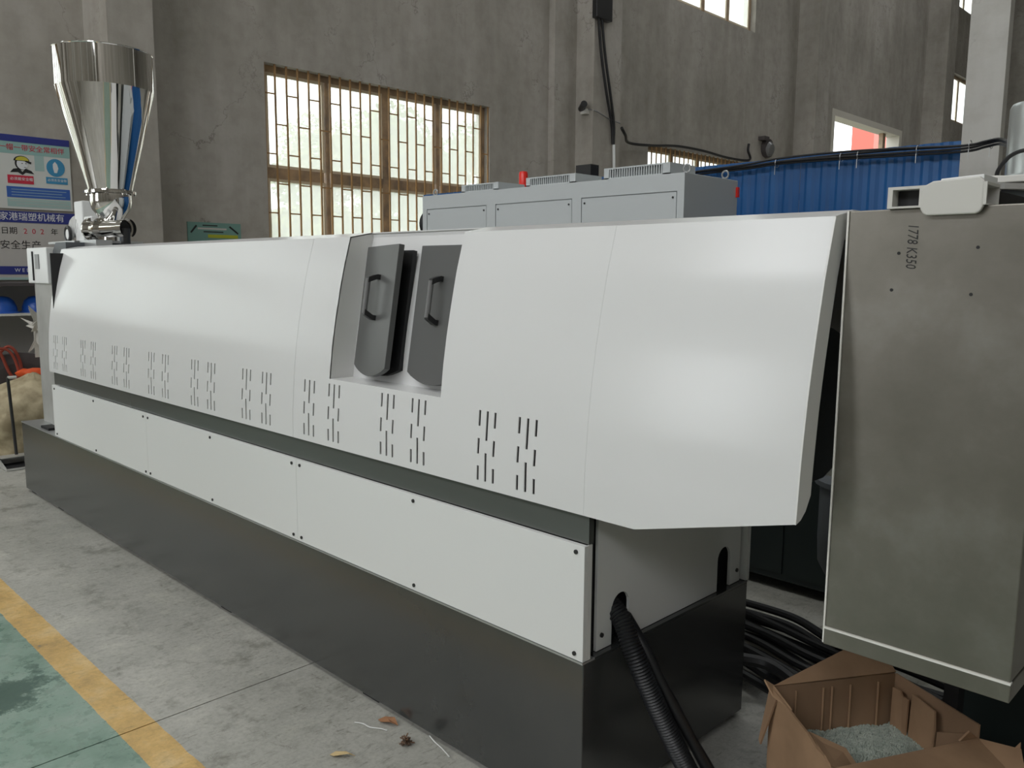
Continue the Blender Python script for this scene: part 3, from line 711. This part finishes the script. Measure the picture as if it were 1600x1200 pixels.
# hollow rail and hooked plate on its top
ra = MB(); x0, x1, y0, y1, z0, z1 = .712, .90, .105, .19, 1.737, 1.781
ra.box(x0, x1, y0, y1, z0, z0+.004).box(x0, x1, y0, y1, z1-.006, z1).box(x0, x0+.010, y0, y1, z0+.004, z1-.006).box(x0+.01, x1, y1-.004, y1, z0+.004, z1-.006).box(.775, x1, y0, y0+.004, z0+.004, z1-.006)
ra.build('hollow_rail', M['offwhite'], sc)
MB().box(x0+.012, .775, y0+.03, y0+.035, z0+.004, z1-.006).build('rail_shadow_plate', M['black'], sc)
pl = [(.778, 1.738), (.778, 1.734), (.784, 1.724), (.792, 1.720), (.882, 1.720), (.890, 1.724), (.895, 1.734), (.895, 1.782), (.886, 1.792), (.800, 1.788), (.784, 1.780), (.778, 1.772)]
MB().prism([(x, .104, z) for x, z in pl], (0, .012, 0)).build('hooked_plate', M['offwhite'], sc, bevel=.003)
MB().prism([(.81, .118, 1.782), (.81, .118, 1.793), (.89, .118, 1.797), (.89, .118, 1.782)], (0, .09, 0)).build('plate_top', M['motor'], sc, bevel=.002)

# ------------------------------------------------------------------ SILVER CYLINDER MACHINE at the right edge
fm = thing('cylinder_machine', 'machine with satin silver cylinder on a pale top plate at the right frame edge', 'machine')
MB().box(.60, 1.3, 1.02, 1.6, 1.865, 1.885).build('top_plate', M['offwhite'], fm, bevel=.003)
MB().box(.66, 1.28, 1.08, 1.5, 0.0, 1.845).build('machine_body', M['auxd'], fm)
MB().box(.66, 1.28, 1.1, 1.5, 1.845, 1.865).build('plate_gap', M['black'], fm)
MB().lathe([(.13, 1.885), (.13, 1.90), (.112, 1.90), (.112, 2.10), (.106, 2.112), (.0, 2.115)], (.742, 1.25, 0), 40, caps=False).build('silver_cylinder', M['silver'], fm)
MB().tube(smooth_path([(.645, 1.10, 1.885), (.655, 1.08, 1.91), (.69, 1.06, 1.945), (.74, 1.05, 1.955), (.80, 1.05, 1.93)], 6), .006, 8).build('cable_loop', M['cable'], fm)
MB().cyl((.645, 1.10, 1.885), (.645, 1.10, 1.893), .022, 12).build('cable_gland', M['offwhite'], fm)
# slanted channel with cables between plate and rail
MB().prism([(.86, .20, 1.775), (.90, .22, 1.775), (1.25, .62, 1.775), (1.2, .66, 1.775)], (0, 0, .012)).build('slanted_cover', M['steel_lt'], sc)
MB().box(.84, .88, .20, .60, 1.737, 1.775).build('cover_support', M['black'], sc)

# ------------------------------------------------------------------ CARDBOARD BOX with pellets
bx = thing('cardboard_box', 'open torn cardboard box of grey-green pellets at bottom right', 'box')
BL, BB, BR, BF = Vector((.352, .43, 0)), Vector((.570, .775, 0)), Vector((.832, .655, 0)), Vector((.63, .205, 0))
BH = .415
def wallpan(a, b, hs, name, m='card', th=.006, inset=0):
    a = a.copy(); b = b.copy(); d = (b-a); n = Vector((d.y, -d.x, 0)).normalized()
    top = [a+d*t+Vector((0, 0, h)) for t, h in hs]
    return MB().prism([a+Vector((0,0,.004)), b+Vector((0,0,.004))]+top[::-1], -n*th if not inset else n*th).build(name, M[m], bx)
random.seed(3)
wallpan(BF, BL, [(0, .39), (.1, .402), (.2, .398), (.35, .41), (.55, .412), (.8, .418), (1, .42)], 'box_wall')
wallpan(BL, BB, [(0, .42), (.25, .416), (.5, .415), (.8, .417), (1, .415)], 'box_wall', 'card_in')
wallpan(BB, BR, [(0, .415), (.3, .412), (.7, .408), (1, .405)], 'box_wall', 'card_in')
wallpan(BR, BF, [(0, .368), (.2, .372), (.5, .378), (.8, .382), (1, .39)], 'box_wall')
MB().prism([BL, BF, BR, BB], (0, 0, .005)).build('box_bottom', M['card_in'], bx)
# inner flaps leaning against the back walls
def panel3(pts, name, m='card', th=.005):
    P = [Vector(p) for p in pts]; n = (P[1]-P[0]).cross(P[2]-P[0]).normalized(); return MB().prism(P, n*th).build(name, M[m], bx)
din = (BL+BB+BR+BF)/4
def ins(p, q, t, k, z):
    a = p.lerp(q, t); c = (din-a); c.z = 0; c.normalize(); v = a+c*k; v.z = z; return v
panel3([ins(BB, BR, .02, .030, .1), ins(BB, BR, .26, .035, .1), ins(BB, BR, .26, .025, .375), ins(BB, BR, .16, .02, .372), ins(BB, BR, .13, .02, .385), ins(BB, BR, .02, .02, .383)], 'inner_flap', 'card')
panel3([ins(BB, BR, .28, .030, .1), ins(BB, BR, .70, .045, .1), ins(BB, BR, .66, .03, .33), ins(BB, BR, .60, .02, .385), ins(BB, BR, .28, .015, .395)], 'inner_flap', 'card')
panel3([ins(BB, BR, .74, .05, .12), ins(BB, BR, .97, .02, .12), ins(BB, BR, .97, .015, .375), ins(BB, BR, .74, .045, .345)], 'inner_flap', 'card_in')
for t in (.18, .40, .47, .62, .85):
    a = BL.lerp(BB, t); n = Vector(((BB-BL).y, -(BB-BL).x, 0)).normalized()*.007
    MB().tube([a+n+Vector((0, 0, .1)), a+n+Vector((0, 0, .40))], .0035, 5).build('crease', M['card'], bx)
# outer flaps
H0 = Vector((0, 0, .418))
panel3([BL+H0, BB+H0, BB+H0+Vector((-.05, .02, .045)), BL.lerp(BB, .62)+H0+Vector((-.035, .05, .062)), BL.lerp(BB, .2)+H0+Vector((-.012, .015, .02))], 'back_flap', 'card')
rF, rR = BF+Vector((0, 0, .390)), BR+Vector((0, 0, .368))
panel3([rF, rR, rR+Vector((.105, -.015, .020)), rR+Vector((.15, -.12, -.03)), rF+Vector((.13, -.08, -.06))], 'front_flap', 'card')
panel3([BL.lerp(BF, .35)+Vector((0, 0, .412)), BL+Vector((0, 0, .42)), BL+Vector((-.022, -.01, .432)), BL.lerp(BF, .1)+Vector((-.008, -.014, .408))], 'torn_flap', 'card')
panel3([BL.lerp(BF, .15)+Vector((-.004, -.004, .41)), BL.lerp(BF, .02)+Vector((-.006, -.004, .41)), BL.lerp(BF, .02)+Vector((-.022, -.022, .26)), BL.lerp(BF, .05)+Vector((-.022, -.022, .25))], 'side_flap', 'card_in')
panel3([BF.lerp(BL, .02)+Vector((0, 0, .395)), BF.lerp(BL, .40)+Vector((.005, .005, .405)), BF.lerp(BL, .30)+Vector((.06, .07, .375)), BF.lerp(BL, .05)+Vector((.07, .08, .34))], 'folded_flap', 'card')
panel3([rR+Vector((.0, 0, 0)), rR+Vector((-.03, -.05, -.002)), rR+Vector((-.01, -.04, .03))], 'torn_corner', 'card')
panel3([rR+Vector((.07, -.02, -.02)), rR+Vector((.11, -.03, -.03)), rR+Vector((.10, 0, .03))], 'torn_corner', 'card')
# pellets: heaped surface with thousands of grains, uncountable
pm = MB(); N = 26; H = {}
def pz(u, v): return .262 + .040*math.exp(-((u-.55)**2+(v-.55)**2)/.09) + .012*mnoise.noise(Vector((u*5, v*5, 0)))
def pq(u, v):
    a = BL.lerp(BF, u); b = BB.lerp(BR, u); p = a.lerp(b, v); c = din.copy(); c.z = 0; return p.lerp(c, .04)
for i in range(N+1):
    for j in range(N+1):
        p = pq(i/N, j/N); pm.v.append((p.x, p.y, pz(i/N, j/N)))
for i in range(N):
    for j in range(N): a = i*(N+1)+j; pm.f.append((a, a+N+1, a+N+2, a+1)); pm.sm.append(True)
random.seed(5)
for k in range(9000):
    u, v = random.random(), random.random(); p = pq(u, v); z = pz(u, v)+.001; s = .0028+random.random()*.0012
    a = random.random()*6.28; cs, sn = math.cos(a)*s, math.sin(a)*s; t = (random.random()-.5)*s
    pm.add([(p.x+cs, p.y+sn, z+t), (p.x-sn, p.y+cs, z-t), (p.x-cs, p.y-sn, z-t), (p.x+sn, p.y-cs, z+t), (p.x, p.y, z+s*1.3)], [(0, 1, 4), (1, 2, 4), (2, 3, 4), (3, 0, 4)])
tag(pm.build('plastic_pellets', M['pellet']), 'grey-green plastic granules heaped inside the cardboard box', 'pellets', kind='stuff')

# ------------------------------------------------------------------ FLOOR CABLES behind the box
random.seed(11)
def floor_cable(pts, r, label):
    P = smooth_path(pts, 8); tag(MB().tube(P, r, 8).build('floor_cable', M['cable']), label, 'cable', 'black cables heaped on the floor around the box')
lab_b = 'black cable in the heap on the floor between white machine and box'
lab_r = 'black cable in the heap on the floor behind the box under the steel cabinet'
for k in range(16):
    y = .99+.033*k; z = .02+.035*(k % 3)+.012*random.random(); o = [random.uniform(-.03, .03) for _ in range(6)]
    floor_cable([(-.42+o[0], y+.20+o[1], z), (-.15, y+.14+o[2], z+.02), (.10, y+.05+o[3], z+.03), (.35, y+.0+o[4], z+.02), (.55, y-.02+o[5], z+.01)], random.choice((.012, .015, .018)), lab_b)
for k in range(18):
    x = .60+.04*k; z = .02+.035*(k % 3)+.012*random.random(); o = [random.uniform(-.05, .05) for _ in range(6)]
    floor_cable([(x-.55, 1.52+o[0]-.02*k, z), (x-.2, 1.30+o[1]-.02*k, z+.03), (x+.05, 1.10+o[2]-.02*k, z+.035), (x+.35, 1.0+o[3]-.02*k, z+.02), (x+.9, .95+o[4]-.02*k, z)], random.choice((.012, .016, .02)), lab_r)
floor_cable([(-.1, 1.02, .15), (.0, 1.08, .14), (.12, 1.05, .13), (.25, .98, .10), (.4, .92, .05), (.6, .9, .02)], .024, 'thickest black cable lying across the heap beside the machine base')

# dark auxiliary units in the shade behind the machine
ax = thing('auxiliary_machine', 'dark green machine in deep shade seen under the white hood', 'machine')
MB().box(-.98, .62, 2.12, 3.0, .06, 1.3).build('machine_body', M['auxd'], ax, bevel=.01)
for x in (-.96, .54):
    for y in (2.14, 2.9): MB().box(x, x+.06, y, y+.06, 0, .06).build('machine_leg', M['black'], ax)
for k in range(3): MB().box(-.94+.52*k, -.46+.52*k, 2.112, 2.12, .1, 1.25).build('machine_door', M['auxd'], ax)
vs = thing('grey_vessel', 'slate grey round vessel half hidden behind the left edge of the steel cabinet', 'vessel')
MB().lathe([(.0, .36), (.10, .38), (.145, .46), (.15, .56), (.15, .78), (.17, .78), (.17, .80), (.0, .82)], (.14, 1.52, 0), 28).build('vessel_body', M['auxg'], vs)
for a in (0.5, 2.6, 4.7): MB().cyl((.14+.11*math.cos(a), 1.52+.11*math.sin(a), 0), (.14+.11*math.cos(a), 1.52+.11*math.sin(a), .45), .014, 8).build('vessel_leg', M['black'], vs)
MB().tube(smooth_path([(.14, 1.50, .82), (.10, 1.42, .92), (.13, 1.3, 1.0), (.22, 1.2, 1.12), (.30, 1.1, 1.2)], 6), .02, 10).build('vessel_pipe', M['auxg'], vs)

# ------------------------------------------------------------------ WALL SIGNS
def wbox(y0, y1, z0, z1, name, m, parent, x=WX, d=.004): return MB().box(x, x+d, y0, y1, z0, z1).build(name, m, parent)
def wtext(s, y, z, size, m, parent, x, name='lettering', align='LEFT'): return text(name, s, size, frame_on((0, 1, 0), (0, 0, 1), (x, y, z)), m, parent, align)
def wpoly(pts, name, m, parent, x, d=.002): return MB().prism([(x, y, z) for y, z in pts], (d, 0, 0)).build(name, m, parent)
sg = thing('safety_poster', 'pale blue-framed safety poster with helmeted head and round blue symbol on left wall', 'poster')
wbox(.62, 1.315, 2.19, 2.90, 'poster_board', M['s_white'], sg, d=.02)
X_ = WX+.02
wbox(.62, 1.315, 2.835, 2.90, 'top_band', M['s_navy'], sg, X_)
wbox(.62, 1.315, 2.72, 2.835, 'title_band', M['s_teal'], sg, X_, .002)
wtext('一帽一带安全常相伴', .672, 2.778, .066, M['s_red'], sg, X_+.003)
wbox(.985, 1.07, 2.57, 2.72, 'teal_patch', M['s_pale'], sg, X_, .001)
# helmeted head
def ell(c, a, b, n=20, s0=0, s1=2*PI): return [(c[0]+a*math.cos(s0+(s1-s0)*k/n), c[1]+b*math.sin(s0+(s1-s0)*k/n)) for k in range(n+(1 if s1-s0 < 6.2 else 0))]
wpoly([(.76, 2.54), (.79, 2.575), (.84, 2.585), (.87, 2.55), (.90, 2.585), (.95, 2.565), (.975, 2.535), (.90, 2.545), (.87, 2.52), (.83, 2.545)], 'shoulders', M['s_black'], sg, X_)
wpoly(ell((.865, 2.630), .058, .062), 'head_outline', M['s_black'], sg, X_, .002)
wpoly(ell((.873, 2.628), .050, .055), 'face', M['s_text'], sg, X_, .003)
wpoly(ell((.868, 2.655), .070, .05, 14, 0, PI), 'helmet_outline', M['s_black'], sg, X_, .0035)
wpoly(ell((.872, 2.66), .058, .038, 14, 0, PI), 'helmet', M['s_yellow'], sg, X_, .0045)
wpoly([(.90, 2.662), (.955, 2.65), (.95, 2.63), (.90, 2.648)], 'helmet_brim', M['s_black'], sg, X_, .0045)
for y in (.872, .905): wpoly(ell((y, 2.632), .007, .004, 8), 'eye', M['s_black'], sg, X_, .0045)
wpoly([(.885, 2.598), (.905, 2.598), (.903, 2.594), (.887, 2.594)], 'mouth', M['s_black'], sg, X_, .0045)
wbox(.735, .965, 2.435, 2.515, 'red_label', M['s_red'], sg, X_, .003)
wtext('必须戴安全帽', .755, 2.478, .034, M['s_text'], sg, X_+.004)
wpoly(ell((1.175, 2.615), .085, .088, 32), 'blue_disc', M['s_cblue'], sg, X_, .003)
wpoly([(1.15, 2.65), (1.17, 2.675), (1.19, 2.65), (1.20, 2.61), (1.185, 2.565), (1.16, 2.565), (1.15, 2.61)], 'disc_figure', M['s_text'], sg, X_, .004)
wbox(1.08, 1.28, 2.455, 2.52, 'blue_label', M['s_cblue'], sg, X_, .003)
wtext('必须系安全带', 1.092, 2.489, .030, M['s_text'], sg, X_+.004)
wbox(.72, 1.295, 2.30, 2.405, 'blue_notice', M['s_blue'], sg, X_, .003)
for k, (a, b) in enumerate(((.76, 1.26), (.76, 1.22), (.76, 1.25))): wbox(a, b, 2.375-.027*k, 2.380-.027*k, 'notice_line', M['s_pale'], sg, X_+.003, .001)
wbox(.72, 1.295, 2.21, 2.29, 'pale_notice', M['s_pale'], sg, X_, .002)
for k, (a, b) in enumerate(((.74, 1.26), (.80, 1.28))): wbox(a, b, 2.265-.03*k, 2.270-.03*k, 'notice_line', M['s_grey'], sg, X_+.002, .001)
s2 = thing('safety_record_board', 'grey notice board with navy bands and red 202 below the safety poster', 'sign')
wbox(.42, 1.42, 1.49, 2.165, 'board', M['s_grey'], s2, d=.02)
wbox(.42, 1.42, 2.055, 2.165, 'top_band', M['s_navy'], s2, X_, .003)
wtext('张家港瑞塑机械有', .548, 2.108, .085, M['s_text'], s2, X_+.004)
wtext('日期', .64, 1.97, .075, M['s_black'], s2, X_+.001); wtext('2  0  2', .842, 1.97, .072, M['s_red'], s2, X_+.001); wtext('年', 1.09, 1.97, .07, M['s_black'], s2, X_+.001)
wtext('安全生产', .625, 1.83, .093, M['s_black'], s2, X_+.001)
wbox(.42, 1.42, 1.545, 1.625, 'bottom_band', M['s_navy'], s2, X_, .003); wtext('W E L', .74, 1.585, .05, M['s_text'], s2, X_+.004)
wbox(.42, 1.42, 1.49, 1.515, 'board_edge', M['s_pale'], s2, X_, .002)
s3 = thing('teal_notice', 'small teal notice with yellow strip on the wall left of the barred window', 'sign')
wbox(2.52, 3.17, 1.78, 2.145, 'notice_board', M['s_green'], s3, d=.012)
wbox(2.70, 2.88, 2.105, 2.118, 'print_line', M['s_black'], s3, WX+.012, .001); wbox(2.64, 2.99, 2.065, 2.085, 'print_line', M['s_grey'], s3, WX+.012, .001); wbox(2.71, 2.95, 2.033, 2.046, 'print_line', M['s_black'], s3, WX+.012, .001)
wbox(2.76, 3.13, 1.972, 2.010, 'yellow_strip', M['s_lime'], s3, WX+.012, .002)
wpoly([(2.55, 2.03), (2.62, 2.115), (2.635, 2.10), (2.565, 2.02)], 'corner_stroke', M['s_black'], s3, WX+.012); wpoly([(3.02, 2.10), (3.035, 2.115), (3.14, 2.035), (3.13, 2.02)], 'corner_stroke', M['s_black'], s3, WX+.012)

# ------------------------------------------------------------------ LEFT CORNER: rack, helmets, scrap, sack, dustpan
rk = thing('storage_rack', 'dark metal storage rack against the wall under the notice board', 'rack')
MB().box(-7.95, -7.35, -.5, 1.25, 1.440, 1.470).build('rack_top', M['greydark'], rk)
MB().box(-7.95, -7.35, -.5, 1.25, 1.165, 1.185).build('rack_shelf', M['offwhite'], rk)
MB().box(-7.95, -7.35, -.5, 1.25, .60, .62).build('rack_shelf', M['greydark'], rk)
MB().box(-7.96, -7.94, -.5, 1.25, .0, 1.44).build('rack_back', M['s_grey'], rk)
for x in (-7.94, -7.38):
    for y in (-.5, 1.22): MB().box(x, x+.03, y, y+.03, 0, 1.44).build('rack_post', M['greydark'], rk)
def helmet(y, label):
    t = thing('safety_helmet', label, 'helmet', 'blue helmets on the rack shelf')
    prof = [(.125, 0), (.122, .05), (.10, .11), (.06, .145), (.0, .155)]
    MB().lathe(prof, (-7.55, y, 1.19), 24).build('helmet_shell', M['helmet'], t)
    MB().lathe([(.122, .0), (.15, -.004), (.15, .004), (.122, .012)], (-7.55, y, 1.19), 24).build('helmet_brim', M['helmet'], t)
helmet(.50, 'blue safety helmet at the left frame edge on the rack shelf'); helmet(.79, 'blue safety helmet nearer the machine, right one of two on the rack shelf')
# pale branching scrap of film
random.seed(21)
fm_ = MB()
for k in range(16):
    p = Vector((-7.0, .62, 1.05)); q = p+Vector((random.uniform(-.1, .1), random.uniform(-.12, .14), random.uniform(-.22, .24)))
    r = p.lerp(q, .5)+Vector((0, random.uniform(-.04, .04), random.uniform(-.04, .04))); fm_.add([p, p+Vector((0, .02, .01)), r+Vector((0, .03, 0)), q, r-Vector((0, .02, .01))], [(0, 1, 2, 3, 4)])
fm_.add([(-7.0, .60, .80), (-7.0, .64, .80), (-7.0, .66, 1.12), (-7.0, .60, 1.12)], [(0, 1, 2, 3)])
tag(fm_.build('film_scrap', M['clearwrap'], solid=.004), 'crumpled pale plastic film scrap sticking up beside the steel gear cabinet', 'scrap')
tag(MB().tube(smooth_path([(-7.1, .30, .80), (-7.1, .40, .90), (-7.08, .46, .86), (-7.08, .50, .72), (-7.05, .47, .60), (-7.05, .40, .66), (-7.05, .33, .86), (-7.05, .25, .92)], 8), .014, 8).tube(smooth_path([(-7.0, .2, .90), (-7.0, .38, .88), (-7.0, .45, .72), (-7.0, .44, .58)], 8), .012, 8).build('red_cable', M['redcable']), 'dull red-brown cable looped above the sack at the left frame edge', 'cable')
random.seed(4)
ob = MB()
ob.rings([[(-6.96+a*.02, .54+.12*s*math.cos(q*PI/6)+.01*random.random(), .66+.04*s*math.sin(q*PI/6)+.02*random.random()+a*.0) for q in range(12)] for a, s in ((-3, .4), (-2, .9), (0, 1.1), (2, .9), (3, .4))])
tag(ob.build('orange_bag', M['orange']), 'bright orange-red plastic bag lying on top of the beige sack', 'bag')
gb = MB(); gb.rings([[(-7.16+a*.06, .50+.34*s*math.cos(q*PI/8), .62+.22*s*math.sin(q*PI/8)) for q in range(16)] for a, s in ((-1.2, .6), (-.6, 1), (.6, 1), (1.2, .6))])
tag(gb.build('dark_bundle', M['greydark']), 'dark grey bundle behind the orange bag', 'bundle')
# large woven sack
def sack(cx, cy, sx, sy, h, seed, label, name='woven_sack'):
    mb = MB(); R_ = []
    for i in range(22):
        t = i/21; z = h*t
        prof = (.80+.2*math.sin(min(t*1.6, 1)*PI/2))*(1 if t < .62 else max(.10, math.cos((t-.62)/.38*PI/2*.96)))
        ring = []
        for j in range(40):
            a = 2*PI*j/40; n_ = mnoise.noise(Vector((math.cos(a)*1.6+seed, math.sin(a)*1.6, t*3)))*.20+mnoise.noise(Vector((math.cos(a)*5+seed, math.sin(a)*5, t*9)))*.06
            rr = prof*(1+n_); ring.append((cx+sx*rr*math.cos(a)+.05*t, cy+sy*rr*math.sin(a)+.10*t*t, z+.02*mnoise.noise(Vector((a*2, t*6, seed)))*(t > .05)))
        R_.append(ring)
    return tag(mb.rings(R_).build(name, M['sack']), label, 'sack')
sack(-6.66, .36, .36, .36, .70, 1.3, 'big beige woven sack slumped behind the left end of the machine')
sack(-7.02, .86, .26, .30, .86, 5.3, 'second beige woven sack leaning further back against the rack')
dp = thing('dustpan', 'long-handled grey dustpan standing left of the machine base', 'dustpan')
MB().tube([(-6.14, .175, .10), (-6.11, .145, .735)], .012, 10).build('dustpan_handle', M['screw'], dp)
MB().tube([(-6.11, .145, .735), (-6.11, .205, .735)], .013, 10).build('handle_grip', M['offwhite'], dp)
b = MB(); x0, x1, y0, y1 = -6.24, -5.98, .06, .30
b.box(x0, x1, y0, y1, .004, .012).box(x0, x0+.006, y0, y1, .012, .08).prism([(x0, y0, .012), (x1, y0, .012), (x0, y0, .08)], (0, .006, 0)).prism([(x0, y1-.006, .012), (x1, y1-.006, .012), (x0, y1-.006, .08)], (0, .006, 0)).box(x0, x0+.12, y0, y1, .08, .086)
b.build('dustpan_tray', M['steel_lt'], dp); MB().box(x0+.01, x1-.05, y0+.012, y1-.012, .013, .016).build('tray_liner', M['black'], dp)

# ------------------------------------------------------------------ WALL FITTINGS AND CABLES
XP = WX+.52
jb = tag(MB().box(XP-.02, XP+.08, 8.85+.2, 9.35+.1, 5.62, 6.2).build('junction_box', M['blackp'], bevel=.01), 'dark junction box high on the pilaster between the windows', 'box')
def wcable(name, pts, r, label, m='cable'): return tag(MB().tube(smooth_path(pts, 6), r, 6).build(name, M[m]), label, 'cable')
wcable('drop_cable', [(XP+.04, 9.14, 5.66), (XP+.03, 9.24, 5.1), (XP+.03, 9.40, 4.5), (XP+.02, 9.56, 4.05), (XP+.02, 9.60, 3.72)], .022, 'left of two black cables running down the pilaster from the junction box')
wcable('drop_cable', [(XP+.04, 9.22, 5.66), (XP+.03, 9.34, 5.1), (XP+.03, 9.50, 4.5), (XP+.02, 9.62, 4.05), (XP+.02, 9.62, 3.72)], .022, 'right of two black cables running down the pilaster from the junction box')
wcable('conduit', [(XP+.02, 9.63, 3.72), (XP+.02, 9.66, 2.9), (XP+.02, 9.66, .4)], .024, 'thin white conduit below the two black cables on the pilaster', 'motor')
wcable('thin_wire', [(WX+.38, 9.08, 4.24), (XP, 9.18, 4.20), (XP+.01, 9.5, 4.12), (XP+.01, 9.80, 4.09)], .010, 'thin grey wire crossing the pilaster at the small camera', 'grip')
wcable('swag_cable', [(XP, 9.86, 4.02), (XP-.1, 10.1, 3.94), (WX+.12, 10.6, 3.90), (WX+.1, 11.3, 3.93), (WX+.06, 12.2, 4.02), (WX+.06, 13.1, 4.03), (WX+.06, 14.0, 3.99), (WX+.06, 14.75, 4.0), (WX+.06, 15.0, 4.06), (WX+.06, 14.9, 4.22), (WX+.06, 14.92, 4.36)], .026, 'black cable sagging over the small barred window to the wall lamp')
sm = thing('security_camera', 'small wall camera with black head on the side of the pilaster', 'camera')
MB().box(WX+.30, WX+.42, 9.04, 9.12, 4.16, 4.24).build('camera_bracket', M['offwhite'], sm); MB().tube([(WX+.30, 9.06, 4.25), (WX+.46, 8.94, 4.29)], .055, 12).build('camera_head', M['blackp'], sm)
wl = thing('wall_lamp', 'round dark wall lamp above the blue fence', 'lamp')
MB().tube([(WX, 15.75, 4.36), (WX+.10, 15.75, 4.36)], .20, 20).build('lamp_body', M['greydark'], wl)
MB().tube([(WX+.10, 15.75, 4.33), (WX+.16, 15.75, 4.32)], [.17, .12], 20).build('lamp_lens', M['grip'], wl)
MB().box(WX, WX+.16, 15.42, 15.62, 4.50, 4.58).build('lamp_arm', M['greydark'], wl)

# ------------------------------------------------------------------ OUTDOORS
def tree(cx, cy, r, zc, hz, n, seed, label):
    rnd = random.Random(seed); t = thing('tree', label, 'tree', 'trees outside the barred window')
    MB().tube([(cx, cy, -.05), (cx+.1, cy, zc*.5), (cx, cy+.1, zc)], [.16, .12, .06], 8).build('trunk', M['trunk'], t)
    mb = MB(); blobs = [(rnd.gauss(0, .45), rnd.gauss(0, .45), rnd.gauss(0, .45), rnd.uniform(.35, .6)) for _ in range(12)]
    for k in range(n):
        b = rnd.choice(blobs); d = Vector((rnd.gauss(0, 1), rnd.gauss(0, 1), rnd.gauss(0, 1))).normalized()*b[3]*rnd.random()**.35
        p = Vector((cx+(b[0]+d.x)*r, cy+(b[1]+d.y)*r, zc+(b[2]+d.z)*hz)); s = rnd.uniform(.035, .075)
        u = Vector((rnd.gauss(0, 1), rnd.gauss(0, 1), rnd.gauss(0, 1))).normalized(); v = u.orthogonal().normalized()
        mb.add([p-u*s, p+v*s*.6, p+u*s, p-v*s*.6], [(0, 1, 2, 3)])
    tag(mb.build('crown', M['foliage'], t), kind='stuff')
tree(-16.0, 10.6, 1.6, 4.15, 1.65, 24000, 1, 'tall pale tree crown filling the middle of the barred window')
tree(-17.5, 13.9, 1.4, 4.2, 1.35, 15000, 2, 'second pale tree right of the window centre post')
tree(-15.0, 8.5, 1.0, 2.3, 1.0, 13000, 3, 'low bright bush-like tree at lower left of the barred window')
tree(-16.0, 16.6, 1.0, 3.2, 1.0, 5000, 4, 'small faint tree at the right edge of the barred window')
pb = thing('pale_building', 'pale low building outside behind the trees', 'building')
MB().box(-30, -24, 8, 30, 0, 3.4).build('wall', M['pale_concrete'], pb); MB().box(-30.2, -23.8, 7.8, 30.2, 3.4, 3.6).build('roof', M['s_grey'], pb)
for k in range(6): MB().box(-24, -23.97, 10+k*3.2, 11.4+k*3.2, 1.2, 2.4).build('window', M['s_green'], pb)
rb = thing('red_building', 'red-fronted building seen through the far doorway', 'building')
MB().box(-15, -14, 36.6, 46, 0, 12).build('wall', M['brickred'], rb); MB().box(-15.2, -13.8, 36.4, 46.2, 12, 12.3).build('roof', M['s_grey'], rb)
for k in range(3): MB().box(-14, -13.97, 38+k*2.6, 39.4+k*2.6, 1.5, 3.2).build('window', M['s_green'], rb)

# ------------------------------------------------------------------ LITTER ON THE FLOOR
def leaf(name, pts, m, label, th=.0015):
    mb = MB(); c = sum((Vector(p) for p in pts), Vector())/len(pts); c.z += .006
    mb.add([c]+[Vector(p) for p in pts], [(0, 1+k, 1+(k+1) % len(pts)) for k in range(len(pts))]); tag(mb.build(name, M[m], solid=th), label, 'leaf')
leaf('dry_leaf', [(-.900, -.055, .004), (-.87, -.065, .012), (-.835, -.050, .020), (-.815, -.03, .006), (-.845, -.022, .022), (-.885, -.035, .014)], 'leaf', 'curled brown dry leaf against the foot of the dark base')
leaf('yellow_leaf', [(-.835, -.300, .003), (-.81, -.300, .010), (-.775, -.262, .018), (-.768, -.245, .005), (-.795, -.262, .016), (-.828, -.280, .010)], 'straw', 'pale yellow dry leaf lying on open floor at the bottom')
random.seed(9); cl = MB()
for k in range(26):
    p = Vector((-.708, -.078, .016)); a, b = [p+Vector((random.uniform(-.020, .020), random.uniform(-.020, .020), random.uniform(-.013, .012))) for _ in range(2)]
    cl.tube([a, a.lerp(b, .5)+Vector((0, 0, .004)), b], .0026, 5)
tag(cl.build('swarf_clump', M['clump']), 'small dark tangled swarf clump on the floor by the base', 'clump')
for pts, label in (([(-.945, -.125, .003), (-.915, -.11, .004), (-.88, -.105, .003), (-.845, -.085, .004), (-.82, -.075, .003)], 'thin white plastic thread beside the brown dry leaf'),
                   ([(-.675, -.002, .014), (-.64, -.008, .008), (-.60, -.012, .005), (-.545, -.025, .003)], 'straight white plastic strip leaning at the foot of the base')):
    tag(MB().tube(smooth_path(pts, 4), .0022, 5).build('plastic_thread', M['string']), label, 'thread')
